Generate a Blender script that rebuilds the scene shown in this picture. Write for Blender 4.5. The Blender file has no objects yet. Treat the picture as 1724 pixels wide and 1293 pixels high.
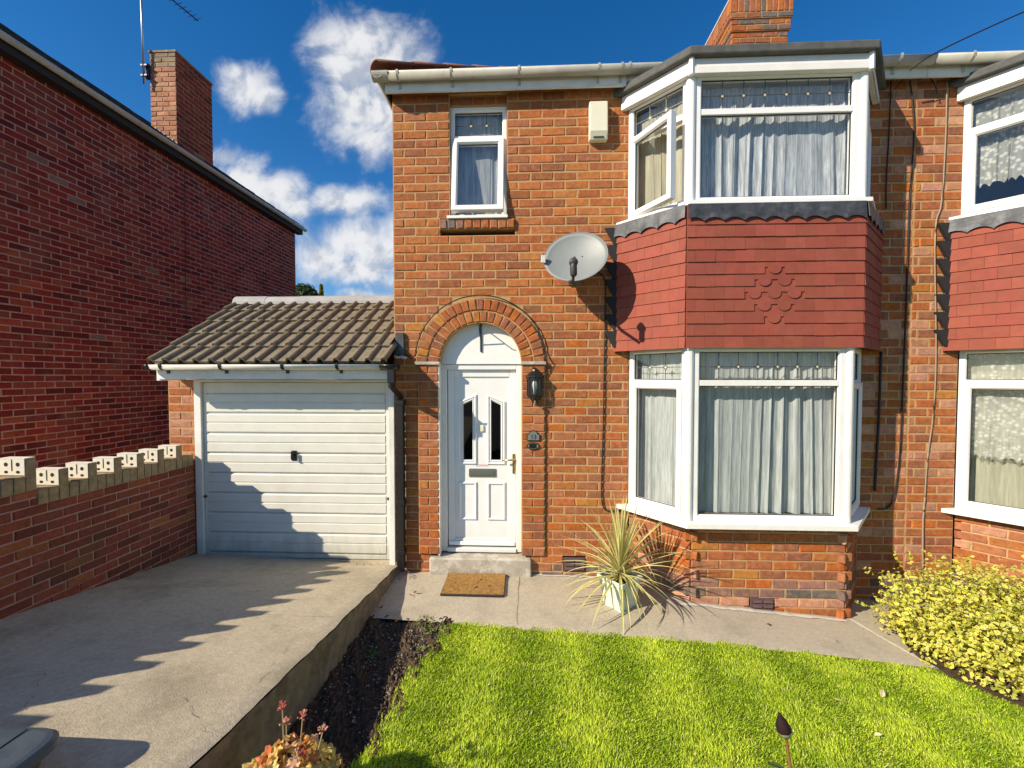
import bpy, bmesh, math, random
import numpy as np
from mathutils import Vector, Matrix
random.seed(7); rng = np.random.default_rng(7)
SC = bpy.context.scene
COL = SC.collection
R = math.radians

# ------------------------------------------------------------------ camera
CAM = Vector((0, -4.32, 1.96))
cd = bpy.data.cameras.new('camera'); cam = bpy.data.objects.new('camera', cd); COL.objects.link(cam)
psi, th = R(2.59), R(1.7)
fw = Vector((-math.sin(psi)*math.cos(th), math.cos(psi)*math.cos(th), -math.sin(th)))
cam.location = CAM
cam.rotation_euler = fw.to_track_quat('-Z', 'Y').to_euler()
cd.sensor_fit = 'HORIZONTAL'; cd.sensor_width = 36.0
cd.lens = 36.0*730/1724
cd.shift_y = (655.67-646.5)/1724
cd.clip_start = .05; cd.clip_end = 2000
SC.camera = cam
SC.render.resolution_x, SC.render.resolution_y = 1024, 768

# ------------------------------------------------------------------ light
SUN = Vector((1.52, 1.0, -1.13)).normalized()          # travel direction of the sunlight
sl = bpy.data.lights.new('sun', 'SUN'); sl.energy = 5.0; sl.angle = R(.53); sl.color = (1, .885, .70)
so = bpy.data.objects.new('sun', sl); COL.objects.link(so); so.rotation_euler = SUN.to_track_quat('-Z', 'Y').to_euler()
so.location = (-10, -8, 12)
vs = SC.view_settings
vs.view_transform = 'Standard'; vs.look = 'None'; vs.exposure = .46; vs.gamma = 1; vs.use_curve_mapping = False
SC.render.engine = 'CYCLES'
SC.cycles.use_denoising = True
SC.cycles.max_bounces = 8; SC.cycles.transparent_max_bounces = 24
SC.cycles.sample_clamp_indirect = 6

W = bpy.data.worlds.new('World'); SC.world = W; W.use_nodes = True
nt = W.node_tree; nt.nodes.clear()
def N(t, kind, **kw):
    n = t.nodes.new(kind)
    for k, v in kw.items():
        if k == 'ins':
            for i, val in v.items(): n.inputs[i].default_value = val
        else: setattr(n, k, v)
    return n
def L(t, a, b): t.links.new(a, b)
def M_(t, op, a, b=None, c=None, clamp=False):
    n = t.nodes.new('ShaderNodeMath'); n.operation = op; n.use_clamp = clamp
    for i, x in enumerate((a, b, c)):
        if x is None: continue
        if isinstance(x, (int, float)): n.inputs[i].default_value = x
        else: t.links.new(x, n.inputs[i])
    return n.outputs[0]
sky = N(nt, 'ShaderNodeTexSky', sky_type='NISHITA', sun_disc=False)
sky.sun_elevation = math.asin(-SUN.z); sky.sun_rotation = math.atan2(-SUN.x, -SUN.y)
sky.altitude = 0; sky.air_density = 1.0; sky.dust_density = .05; sky.ozone_density = 3.5
hs = N(nt, 'ShaderNodeHueSaturation', ins={'Hue': .504, 'Saturation': 1.34, 'Value': 1.75})
L(nt, sky.outputs[0], hs.inputs['Color'])
# cumulus: lobes placed by compass direction, broken up by fractal noise
tc = N(nt, 'ShaderNodeTexCoord')
sep = N(nt, 'ShaderNodeSeparateXYZ'); L(nt, tc.outputs['Generated'], sep.inputs[0])
yy = M_(nt, 'MAXIMUM', M_(nt, 'ABSOLUTE', sep.outputs['Y']), .05)
px = M_(nt, 'DIVIDE', sep.outputs['X'], yy); pz_ = M_(nt, 'DIVIDE', sep.outputs['Z'], yy)
cmb = N(nt, 'ShaderNodeCombineXYZ'); L(nt, px, cmb.inputs[0]); L(nt, pz_, cmb.inputs[1]); L(nt, sep.outputs['Y'], cmb.inputs[2])
n1 = N(nt, 'ShaderNodeTexNoise', ins={'Scale': 8.0, 'Detail': 11, 'Roughness': .60, 'Distortion': .25}); L(nt, cmb.outputs[0], n1.inputs['Vector'])
n2 = N(nt, 'ShaderNodeTexNoise', ins={'Scale': 3.2, 'Detail': 5, 'Roughness': .55}); L(nt, cmb.outputs[0], n2.inputs['Vector'])
vpx = lambda u, v: ((u-895)/730, (634-v)/730)
lobes = [(590, 112, 62, 66), (662, 120, 62, 62), (596, 190, 62, 66), (652, 196, 56, 58), (618, 70, 40, 30), (625, 236, 50, 28),
         (408, 140, 38, 34), (440, 162, 26, 22), (392, 118, 20, 14),
         (392, 300, 52, 40), (450, 322, 58, 36), (410, 345, 90, 34), (372, 262, 22, 16), (492, 345, 24, 20),
         (590, 408, 70, 42), (540, 432, 50, 36), (636, 430, 60, 36), (600, 452, 90, 20), (690, 420, 60, 50),
         (524, 494, 22, 10), (598, 496, 34, 11), (652, 500, 30, 12), (720, 480, 90, 30), (580, 335, 60, 26)]
dens = None; under = None
for (u, v, ru, rv) in lobes:
    cx, cz = vpx(u, v)
    a = M_(nt, 'DIVIDE', M_(nt, 'SUBTRACT', px, cx), ru/730*1.25); b = M_(nt, 'DIVIDE', M_(nt, 'SUBTRACT', pz_, cz), rv/730*1.25)
    d = M_(nt, 'SUBTRACT', 1.0, M_(nt, 'SQRT', M_(nt, 'ADD', M_(nt, 'MULTIPLY', a, a), M_(nt, 'MULTIPLY', b, b))))
    if dens is None: dens, under = d, M_(nt, 'MULTIPLY', d, b)
    else: dens = M_(nt, 'SMOOTH_MAX', dens, d, .12)
# the same broken cumulus goes on round the rest of the sky (behind the viewer)
back = M_(nt, 'MULTIPLY_ADD', n2.outputs[0], 2.4, -1.48)
isback = M_(nt, 'LESS_THAN', sep.outputs['Y'], 0.0)
dens = M_(nt, 'ADD', M_(nt, 'MULTIPLY', dens, M_(nt, 'SUBTRACT', 1.0, isback)), M_(nt, 'MULTIPLY', back, isback))
dens = M_(nt, 'ADD', dens, M_(nt, 'MULTIPLY_ADD', n1.outputs[0], 2.4, -1.06))
mr = N(nt, 'ShaderNodeMapRange', interpolation_type='SMOOTHSTEP', ins={'From Min': -.22, 'From Max': 1.0}); L(nt, dens, mr.inputs[0])
up = N(nt, 'ShaderNodeMath', operation='GREATER_THAN', ins={1: .0}); L(nt, sep.outputs['Z'], up.inputs[0])
fac = M_(nt, 'MULTIPLY', M_(nt, 'MULTIPLY', mr.outputs[0], up.outputs[0]), .93)
# body shading: thick parts whiter, thin and lower parts greyer
n3 = N(nt, 'ShaderNodeTexNoise', ins={'Scale': 8.0, 'Detail': 7, 'Roughness': .55, 'Distortion': .25})
mp = N(nt, 'ShaderNodeMapping', ins={'Location': (-.022, .030, 0)}); L(nt, cmb.outputs[0], mp.inputs[0]); L(nt, mp.outputs[0], n3.inputs['Vector'])
n4 = N(nt, 'ShaderNodeTexNoise', ins={'Scale': 8.0, 'Detail': 7, 'Roughness': .55, 'Distortion': .25}); L(nt, cmb.outputs[0], n4.inputs['Vector'])
shv = M_(nt, 'MULTIPLY_ADD', M_(nt, 'SUBTRACT', n4.outputs[0], n3.outputs[0]), 4.2, .62, clamp=True)
shade = N(nt, 'ShaderNodeMapRange', interpolation_type='SMOOTHSTEP', ins={'From Min': .1, 'From Max': .9}); L(nt, shv, shade.inputs[0])
cr = N(nt, 'ShaderNodeMix', data_type='RGBA'); L(nt, shade.outputs[0], cr.inputs['Factor'])
cr.inputs['A'].default_value = (6.2, 6.8, 8.0, 1); cr.inputs['B'].default_value = (11.2, 11.2, 11.2, 1)
mx = N(nt, 'ShaderNodeMix', data_type='RGBA'); L(nt, fac, mx.inputs['Factor']); L(nt, hs.outputs[0], mx.inputs['A']); L(nt, cr.outputs['Result'], mx.inputs['B'])
bg = N(nt, 'ShaderNodeBackground', ins={'Strength': .058}); L(nt, mx.outputs['Result'], bg.inputs[0])
wo = N(nt, 'ShaderNodeOutputWorld'); L(nt, bg.outputs[0], wo.inputs[0])

# ------------------------------------------------------------------ materials
MATS = {}
def mat(name, color=(.5, .5, .5), rough=.6, var=.0, vscale=8.0, bump=0.0, bscale=60.0, metal=0.0, spec=.5, stain=None, stain_scale=2.0, stain_amt=.5, usecol=False, coat=0.0, stretch=None, sharp=False, tone2=None, dirt=None):
    m = bpy.data.materials.new(name); m.use_nodes = True
    t = m.node_tree; p = t.nodes['Principled BSDF']
    p.inputs['Roughness'].default_value = rough; p.inputs['Metallic'].default_value = metal
    p.inputs['Specular IOR Level'].default_value = spec; p.inputs['Coat Weight'].default_value = coat
    g = N(t, 'ShaderNodeNewGeometry'); pos = g.outputs['Position']
    if stretch:
        mpn = N(t, 'ShaderNodeMapping', ins={'Scale': stretch}); L(t, pos, mpn.inputs[0]); pos = mpn.outputs[0]
    if usecol:
        at = N(t, 'ShaderNodeAttribute', attribute_name='Col'); src = at.outputs['Color']
    else:
        rgb = N(t, 'ShaderNodeRGB'); rgb.outputs[0].default_value = (*color, 1); src = rgb.outputs[0]
    if var:
        nz = N(t, 'ShaderNodeTexNoise', ins={'Scale': vscale, 'Detail': 6, 'Roughness': .62}); L(t, pos, nz.inputs['Vector'])
        k = N(t, 'ShaderNodeMapRange', ins={'From Min': .28, 'From Max': .72, 'To Min': 1-var, 'To Max': 1+var}); L(t, nz.outputs[0], k.inputs[0])
        h = N(t, 'ShaderNodeHueSaturation'); L(t, src, h.inputs['Color']); L(t, k.outputs[0], h.inputs['Value']); src = h.outputs[0]
    if tone2:
        nz = N(t, 'ShaderNodeTexNoise', ins={'Scale': tone2[1], 'Detail': 5, 'Roughness': .7}); L(t, pos, nz.inputs['Vector'])
        k = N(t, 'ShaderNodeMapRange', ins={'From Min': .50, 'From Max': .68, 'To Min': 0, 'To Max': tone2[2]}); L(t, nz.outputs[0], k.inputs[0])
        x = N(t, 'ShaderNodeMix', data_type='RGBA'); L(t, k.outputs[0], x.inputs['Factor']); L(t, src, x.inputs['A']); x.inputs['B'].default_value = (*tone2[0], 1); src = x.outputs['Result']
    if stain:
        nz = N(t, 'ShaderNodeTexNoise', ins={'Scale': stain_scale, 'Detail': 7, 'Roughness': .66}); L(t, g.outputs['Position'], nz.inputs['Vector'])
        k = N(t, 'ShaderNodeMapRange', ins={'From Min': .50, 'From Max': .56 if sharp else .72, 'To Min': 0, 'To Max': stain_amt}); L(t, nz.outputs[0], k.inputs[0])
        x = N(t, 'ShaderNodeMix', data_type='RGBA'); L(t, k.outputs[0], x.inputs['Factor']); L(t, src, x.inputs['A']); x.inputs['B'].default_value = (*stain, 1); src = x.outputs['Result']
    if dirt:
        sp_ = N(t, 'ShaderNodeSeparateXYZ'); L(t, g.outputs['Position'], sp_.inputs[0])
        nz = N(t, 'ShaderNodeTexNoise', ins={'Scale': 9, 'Detail': 7, 'Roughness': .7}); mpd = N(t, 'ShaderNodeMapping', ins={'Scale': (1, 1, .35)}); L(t, g.outputs['Position'], mpd.inputs[0]); L(t, mpd.outputs[0], nz.inputs['Vector'])
        k = N(t, 'ShaderNodeMapRange', ins={'From Min': dirt[0], 'From Max': dirt[1], 'To Min': 1, 'To Max': 0}); L(t, M_(t, 'ADD', sp_.outputs['Z'], M_(t, 'MULTIPLY_ADD', nz.outputs[0], -.5, .25)), k.inputs[0])
        x = N(t, 'ShaderNodeMix', data_type='RGBA'); L(t, M_(t, 'MULTIPLY', k.outputs[0], dirt[3]), x.inputs['Factor']); L(t, src, x.inputs['A']); x.inputs['B'].default_value = (*dirt[2], 1); src = x.outputs['Result']
    L(t, src, p.inputs['Base Color'])
    if bump:
        nz = N(t, 'ShaderNodeTexNoise', ins={'Scale': bscale, 'Detail': 5, 'Roughness': .65}); L(t, pos, nz.inputs['Vector'])
        b = N(t, 'ShaderNodeBump', ins={'Strength': min(1.0, bump), 'Distance': .004*max(1, bump)}); L(t, nz.outputs[0], b.inputs['Height']); L(t, b.outputs[0], p.inputs['Normal'])
    MATS[name] = m
    return m
mat('brick', usecol=True, rough=.85, var=.30, vscale=22, bump=1, bscale=75, stain=(.17, .085, .055), stain_scale=9, stain_amt=.45, spec=.25, tone2=((.46, .23, .10), 19, .45))
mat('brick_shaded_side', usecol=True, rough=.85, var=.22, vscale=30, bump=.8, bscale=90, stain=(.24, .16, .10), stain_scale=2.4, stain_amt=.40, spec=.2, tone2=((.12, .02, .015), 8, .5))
mat('brick_mossy', usecol=True, rough=.9, var=.25, vscale=30, bump=1, bscale=80, stain=(.10, .075, .035), stain_scale=2.6, stain_amt=.6, spec=.2)
mat('mortar', (.47, .295, .14), .95, .15, 30, .6, 140, spec=.1)
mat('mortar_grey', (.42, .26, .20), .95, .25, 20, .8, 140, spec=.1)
mat('coping_concrete', (.34, .25, .14), .95, .3, 25, 1, 90, spec=.1, stain=(.15, .11, .06), stain_scale=6)
mat('white_brick_face', (.74, .67, .54), .8, .06, 40, .4, 120)
mat('hole_dark', (.015, .013, .012), .9)
mat('upvc', (.83, .82, .80), .30, .03, 5, spec=.5)
mat('upvc_old', (.80, .775, .73), .38, .07, 6, stain=(.55, .46, .37), stain_scale=4, stain_amt=.25)
mat('door_white', (.78, .78, .77), .45, .03, 6, .12, 260, dirt=(.15, .42, (.55, .53, .47), .45))
mat('white_paint', (.78, .76, .70), .5, .08, 9, .25, 60, stain=(.33, .33, .22), stain_scale=3.0, stain_amt=.35)
mat('garage_paint', (.72, .70, .62), .42, .05, 6, .15, 20, stain=(.56, .55, .46), stain_scale=2.2, stain_amt=.35, dirt=(.08, .34, (.30, .30, .22), .6))
mat('render_white', (.82, .81, .78), .8, .05, 10, .6, 18)
mat('gutter_grey', (.44, .43, .38), .5, .12, 7, stain=(.24, .22, .15), stain_scale=5, stain_amt=.45)
mat('gutter_white', (.72, .72, .68), .4, .08, 8, stain=(.3, .3, .2), stain_scale=6, stain_amt=.35)
mat('black_plastic', (.012, .012, .013), .35)
mat('black_metal', (.010, .010, .011), .28, spec=.6)
mat('cable_black', (.012, .009, .009), .6)
mat('cable_pale', (.30, .23, .16), .6)
mat('felt', (.105, .105, .10), .9, .25, 14, .7, 120, spec=.2)
mat('lead', (.055, .058, .065), .55, .45, 14, .35, 40, metal=.25, stain=(.22, .22, .23), stain_scale=9, stain_amt=.5)
mat('came', (.10, .10, .10), .45, metal=.5)
mat('diamond_glass', (.55, .5, .32), .2)
mat('red_tile', usecol=True, rough=.75, var=.10, vscale=16, bump=.25, bscale=120, spec=.3)
mat('roof_tile', (.23, .185, .125), .9, .28, 12, .9, 70, stain=(.09, .085, .055), stain_scale=7, stain_amt=.55, spec=.2)
mat('ridge_white', (.36, .35, .34), .75, .15, 6, .5, 60, stain=(.25, .25, .24), stain_scale=5, stain_amt=.5)
mat('terracotta', (.22, .095, .06), .8, .2, 12, .5, 60)
mat('slate_dark', (.035, .034, .036), .85, .4, 14, .8, 50, stain=(.13, .14, .08), stain_scale=9, stain_amt=.5, spec=.2)
mat('soffit_dark', (.02, .018, .018), .8)
mat('concrete', (.52, .445, .32), .93, .17, 40, .9, 110, spec=.15, stain=(.21, .17, .115), stain_scale=1.3, stain_amt=.62, tone2=((.30, .26, .16), 5.5, .45))
mat('concrete_path', (.47, .41, .31), .93, .15, 40, .8, 110, spec=.15, stain=(.27, .235, .18), stain_scale=3.0, stain_amt=.6)
mat('concrete_rough', (.24, .185, .115), .95, .35, 14, 2.0, 30, spec=.1, stain=(.07, .055, .03), stain_scale=5, stain_amt=.6)
mat('step_stone', (.40, .36, .29), .92, .22, 10, 1.2, 40, stain=(.58, .54, .46), stain_scale=7, stain_amt=.7, sharp=True)
mat('line_white', (.62, .59, .52), .9, .15, 40)
mat('soil', (.085, .058, .038), .98, .5, 30, 2.5, 60, spec=.05)
mat('pebble', usecol=True, rough=.9, var=.2, vscale=60)
mat('ground', (.06, .058, .05), .95, .3, .8, .5, 20)
mat('turf_base', (.16, .20, .025), .95, .4, 14, 1, 80, spec=.1)
mat('coir', (.36, .20, .065), .95, .35, 45, 2.2, 160, spec=.1)
mat('rubber', (.02, .018, .015), .8)
mat('cream_plastic', (.74, .70, .54), .45, .03, 10)
mat('green_plastic', (.03, .07, .04), .3)
mat('brass', (.62, .47, .20), .28, metal=1)
mat('steel', (.34, .34, .30), .38, metal=.9)
mat('dish_grey', (.22, .235, .23), .48, .07, 6, stain=(.24, .25, .25), stain_scale=6, stain_amt=.4)
mat('dark_grey_plastic', (.045, .045, .042), .5)
mat('bulb', (.75, .73, .66), .15)
mat('plaque_grey', (.16, .17, .15), .5, .15, 30)
mat('sticker_red', (.55, .13, .13), .6)
mat('pot_green', (.60, .66, .55), .38, .05, 8)
mat('compost', (.03, .022, .014), .98, .4, 60, 2, 80)
mat('bark', (.11, .075, .05), .95, .3, 30, 1.5, 60)
mat('air_brick', (.10, .055, .055), .75, .2, 30, .5, 80)
mat('mast_metal', (.42, .44, .50), .35, metal=.8)
mat('aerial_dark', (.05, .05, .10), .4, metal=.6)
mat('bin_plastic', (.055, .075, .095), .42, .12, 14, .3, 200, stain=(.22, .23, .23), stain_scale=5, stain_amt=.25)
mat('bin_body', (.10, .085, .05), .5, .2, 9)
mat('interior', (.16, .145, .125), .9)
mat('brick_plain', (.26, .085, .042), .9, .35, 9, .6, 40)
mat('pale_leaf', (.62, .55, .30), .7)
mat('dry_leaf', (.22, .07, .03), .8)

def leafmat(name, usecol=True, color=(.1, .2, .03), rough=.5, trans=.35):
    m = bpy.data.materials.new(name); m.use_nodes = True; t = m.node_tree
    p = t.nodes['Principled BSDF']; out = t.nodes['Material Output']
    p.inputs['Roughness'].default_value = rough; p.inputs['Specular IOR Level'].default_value = .25
    at = N(t, 'ShaderNodeAttribute', attribute_name='Col')
    L(t, at.outputs['Color'], p.inputs['Base Color'])
    tr = N(t, 'ShaderNodeBsdfTranslucent'); L(t, at.outputs['Color'], tr.inputs[0])
    mx = N(t, 'ShaderNodeMixShader', ins={0: trans}); L(t, p.outputs[0], mx.inputs[1]); L(t, tr.outputs[0], mx.inputs[2]); L(t, mx.outputs[0], out.inputs[0])
    MATS[name] = m
leafmat('leaf'); leafmat('grass_blade', rough=.6, trans=.4); leafmat('petal', rough=.6)
def glassmat(name, tint=(.93, .96, .97), base=.035, refl=1.0):
    m = bpy.data.materials.new(name); m.use_nodes = True; t = m.node_tree; t.nodes.remove(t.nodes['Principled BSDF']); out = t.nodes['Material Output']
    tr = N(t, 'ShaderNodeBsdfTransparent', ins={0: (*tint, 1)}); gl = N(t, 'ShaderNodeBsdfGlossy', ins={0: (1, 1, 1, 1), 'Roughness': .015})
    fr = N(t, 'ShaderNodeLayerWeight', ins={0: .5}); f = M_(t, 'MULTIPLY_ADD', M_(t, 'POWER', fr.outputs['Facing'], 4.0), .8*refl, base+.03, clamp=True)
    mx = N(t, 'ShaderNodeMixShader'); L(t, f, mx.inputs[0]); L(t, tr.outputs[0], mx.inputs[1]); L(t, gl.outputs[0], mx.inputs[2]); L(t, mx.outputs[0], out.inputs[0])
    MATS[name] = m
glassmat('glass'); glassmat('glass_dim', (.55, .58, .58), .05)
glassmat('glass_reflecting', (.85, .88, .9), .12)
glassmat('glass_black', (.03, .03, .03), .02)
def clothmat(name, color, streak=60, amt=.25, trans=.3, lace=False):
    m = bpy.data.materials.new(name); m.use_nodes = True; t = m.node_tree; p = t.nodes['Principled BSDF']; out = t.nodes['Material Output']
    p.inputs['Roughness'].default_value = .9; p.inputs['Specular IOR Level'].default_value = .1
    g = N(t, 'ShaderNodeNewGeometry'); mp = N(t, 'ShaderNodeMapping', ins={'Scale': (1, 1, .06)}); L(t, g.outputs['Position'], mp.inputs[0])
    nz = N(t, 'ShaderNodeTexNoise', ins={'Scale': streak, 'Detail': 4, 'Roughness': .7}); L(t, mp.outputs[0], nz.inputs['Vector'])
    k = N(t, 'ShaderNodeMapRange', ins={'From Min': .3, 'From Max': .7, 'To Min': 1-amt, 'To Max': 1+amt}); L(t, nz.outputs[0], k.inputs[0])
    h = N(t, 'ShaderNodeHueSaturation', ins={'Color': (*color, 1)}); L(t, k.outputs[0], h.inputs['Value'])
    L(t, h.outputs[0], p.inputs['Base Color'])
    tr = N(t, 'ShaderNodeBsdfTranslucent'); L(t, h.outputs[0], tr.inputs[0])
    mx = N(t, 'ShaderNodeMixShader', ins={0: trans}); L(t, p.outputs[0], mx.inputs[1]); L(t, tr.outputs[0], mx.inputs[2])
    sh = mx.outputs[0]
    # open weave lets some of the dark room show through
    tp = N(t, 'ShaderNodeBsdfTransparent')
    if lace:
        vo = N(t, 'ShaderNodeTexVoronoi', ins={'Scale': 26}); L(t, g.outputs['Position'], vo.inputs['Vector'])
        op = N(t, 'ShaderNodeMapRange', ins={'From Min': .25, 'From Max': .5, 'To Min': .04, 'To Max': .5}); L(t, vo.outputs['Distance'], op.inputs[0])
    else:
        op = N(t, 'ShaderNodeMapRange', ins={'From Min': .3, 'From Max': .75, 'To Min': .18, 'To Max': .03}); L(t, nz.outputs[0], op.inputs[0])
    m2 = N(t, 'ShaderNodeMixShader'); L(t, op.outputs[0], m2.inputs[0]); L(t, sh, m2.inputs[1]); L(t, tp.outputs[0], m2.inputs[2]); L(t, m2.outputs[0], out.inputs[0])
    MATS[name] = m
clothmat('net_voile', (.66, .67, .64)); clothmat('net_streak', (.68, .69, .70), 90, .4); clothmat('net_lace', (.72, .71, .64), 60, .2, lace=True); clothmat('net_cream', (.60, .56, .42), 40, .2)

# ------------------------------------------------------------------ helpers
WLOC = {}
def put(o, parent):
    if parent is not None:
        o.parent = parent; o.matrix_parent_inverse = Matrix.Translation(-WLOC[parent.name])
    WLOC[o.name] = Vector(o.location) if o.parent is None else Vector(o.location)
    return o
def tag(o, label=None, cat=None, group=None, kind=None):
    if label: o['label'] = label
    if cat: o['category'] = cat
    if group: o['group'] = group
    if kind: o['kind'] = kind
    return o
def thing(name, loc, label, cat, group=None):
    o = bpy.data.objects.new(name, None); o.location = loc; o.empty_display_size = .1; COL.objects.link(o); WLOC[o.name] = Vector(loc)
    return tag(o, label, cat, group)
I3 = lambda x, y, z: (x, y, z)
def seg(P, Q, z_off=0):
    """local frame along the ground line P->Q: s along, n outward (to the right of travel seen from above = towards the viewer), z up"""
    d = Vector((Q[0]-P[0], Q[1]-P[1])); ln = d.length; d /= ln; n = Vector((d.y, -d.x))
    return (lambda s, nn, z: (P[0]+d.x*s+n.x*nn, P[1]+d.y*s+n.y*nn, z+z_off)), ln
class MB:
    def __init__(s): s.v = []; s.f = []; s.c = []
    def add(s, vs_, fs, col=None):
        b = len(s.v); s.v += [tuple(p) for p in vs_]; s.f += [tuple(b+i for i in f) for f in fs]; s.c += [col]*len(fs); return s
    def box(s, x0, x1, y0, y1, z0, z1, T=I3, col=None):
        p = [T(x, y, z) for z in (z0, z1) for y in (y0, y1) for x in (x0, x1)]
        return s.add(p, [(0, 2, 3, 1), (4, 5, 7, 6), (0, 1, 5, 4), (2, 6, 7, 3), (0, 4, 6, 2), (1, 3, 7, 5)], col)
    def extrude(s, poly, vec, T=I3, col=None):
        n = len(poly); a = [T(*p) for p in poly]; b = [T(p[0]+vec[0], p[1]+vec[1], p[2]+vec[2]) for p in poly]
        return s.add(a+b, [tuple(range(n))[::-1], tuple(range(n, 2*n))]+[(i, (i+1) % n, n+(i+1) % n, n+i) for i in range(n)], col)
    def strip(s, A, B, col=None, closed=False):
        n = len(A); k = n if closed else n-1
        return s.add(list(A)+list(B), [(i, (i+1) % n, n+(i+1) % n, n+i) for i in range(k)], col)
    def tube(s, pts, r, n=8, col=None, caps=True):
        pts = [Vector(p) for p in pts]; rr = r if isinstance(r, (list, tuple)) else [r]*len(pts)
        vs_ = []; ref = Vector((0, 0, 1))
        for i, p in enumerate(pts):
            d = (pts[min(i+1, len(pts)-1)]-pts[max(i-1, 0)]).normalized()
            a = d.cross(ref)
            if a.length < .05: a = d.cross(Vector((1, 0, 0)))
            a.normalize(); b = d.cross(a)
            vs_ += [p+(a*math.cos(2*math.pi*k/n)+b*math.sin(2*math.pi*k/n))*rr[i] for k in range(n)]
        fs = [(i*n+k, i*n+(k+1) % n, (i+1)*n+(k+1) % n, (i+1)*n+k) for i in range(len(pts)-1) for k in range(n)]
        if caps: fs += [tuple(range(n))[::-1], tuple((len(pts)-1)*n+k for k in range(n))]
        return s.add(vs_, fs, col)
    def lathe(s, prof, c, n=16, T=None, col=None, arc=2*math.pi, a0=0):
        T = T or (lambda x, y, z: (c[0]+x, c[1]+y, c[2]+z)); full = abs(arc-2*math.pi) < 1e-6; m = n if full else n+1
        vs_ = [T(r*math.cos(a0+arc*k/n), r*math.sin(a0+arc*k/n), z) for r, z in prof for k in range(m)]
        fs = [(i*m+k, i*m+(k+1) % m, (i+1)*m+(k+1) % m, (i+1)*m+k) for i in range(len(prof)-1) for k in range(n)]
        return s.add(vs_, fs, col)
    def build(s, name, m, parent=None, smooth=False, bevel=0, loc=None, recalc=True, bseg=2, solid=0):
        me = bpy.data.meshes.new(name)
        o_ = Vector(loc) if loc is not None else Vector((0, 0, 0))
        me.from_pydata([tuple(Vector(p)-o_) for p in s.v], [], s.f)
        if any(c is not None for c in s.c):
            ca = me.color_attributes.new('Col', 'FLOAT_COLOR', 'CORNER')
            buf = np.empty((len(me.loops), 4), np.float32); i = 0
            for f, c in zip(s.f, s.c): buf[i:i+len(f)] = (*(c or (.5, .5, .5)), 1); i += len(f)
            ca.data.foreach_set('color', buf.ravel())
        if recalc:
            bm = bmesh.new(); bm.from_mesh(me); bmesh.ops.recalc_face_normals(bm, faces=bm.faces); bm.to_mesh(me); bm.free()
        if smooth: me.polygons.foreach_set('use_smooth', [True]*len(me.polygons))
        me.materials.append(MATS[m]); me.update()
        o = bpy.data.objects.new(name, me); o.location = o_; COL.objects.link(o); put(o, parent)
        if bevel:
            b = o.modifiers.new('bevel', 'BEVEL'); b.width = bevel; b.segments = bseg; b.limit_method = 'ANGLE'; b.angle_limit = R(40)
        if solid:
            b = o.modifiers.new('solid', 'SOLIDIFY'); b.thickness = solid; b.offset = 0
        if smooth and (bevel):
            pass
        return o
def mesh_np(name, V, F, cols, m, parent=None, smooth=False):
    """big meshes from arrays; F is (n,k), cols per face (n,3)"""
    me = bpy.data.meshes.new(name); k = F.shape[1]
    me.vertices.add(len(V)); me.vertices.foreach_set('co', V.astype(np.float32).ravel())
    me.loops.add(F.size); me.loops.foreach_set('vertex_index', F.astype(np.int32).ravel())
    me.polygons.add(len(F)); me.polygons.foreach_set('loop_start', np.arange(0, F.size, k, dtype=np.int32)); me.polygons.foreach_set('loop_total', np.full(len(F), k, np.int32))
    if smooth: me.polygons.foreach_set('use_smooth', np.ones(len(F), bool))
    me.update(calc_edges=True)
    if cols is not None:
        ca = me.color_attributes.new('Col', 'FLOAT_COLOR', 'CORNER')
        c = np.ones((len(F), k, 4), np.float32)
        if cols.ndim == 2: c[:, :, :3] = cols[:, None, :]
        else: c[:, :, :3] = cols
        ca.data.foreach_set('color', c.ravel())
    me.materials.append(MATS[m]); o = bpy.data.objects.new(name, me); COL.objects.link(o); put(o, parent); return o
def vary(c, a=.15, h=.06):
    k = 1+random.uniform(-a, a); return tuple(max(.004, x*k*(1+random.uniform(-h, h))) for x in c)
def interp(x, xs, ys): return float(np.interp(x, xs, ys))

# ---- brickwork: every brick has its own edges, bed and colour
PAL_UP = [((.39, .118, .035), 5), ((.42, .138, .041), 3), ((.34, .105, .040), 3), ((.43, .155, .042), 1.2), ((.31, .105, .047), 1.2), ((.37, .130, .055), 1)]
PAL_FRONT = [((.38, .110, .033), 4), ((.34, .103, .040), 3), ((.35, .130, .058), 2.6), ((.42, .108, .018), 1.2), ((.43, .165, .032), .6), ((.28, .100, .050), 2), ((.39, .130, .038), 2)]
PAL_UP, PAL_FRONT = [[((a*.98, b*.99, c), w) for (a, b, c), w in P_] for P_ in (PAL_UP, PAL_FRONT)]
PAL_DARK = [((.13, .115, .105), 3), ((.17, .12, .10), 2), ((.22, .12, .09), 1)]
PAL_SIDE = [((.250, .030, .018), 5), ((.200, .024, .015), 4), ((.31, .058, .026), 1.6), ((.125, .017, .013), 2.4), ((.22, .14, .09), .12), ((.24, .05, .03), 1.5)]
PAL_LOW = [((.27, .070, .040), 4), ((.22, .055, .034), 4), ((.34, .105, .045), 1.6), ((.16, .045, .03), 2)]
PAL_PALE = [((.46, .22, .14), 3), ((.40, .18, .11), 3), ((.50, .26, .16), 1)]
def pick(pal):
    c = random.choices([p[0] for p in pal], [p[1] for p in pal])[0]; return vary(c, .13, .05)
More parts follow.
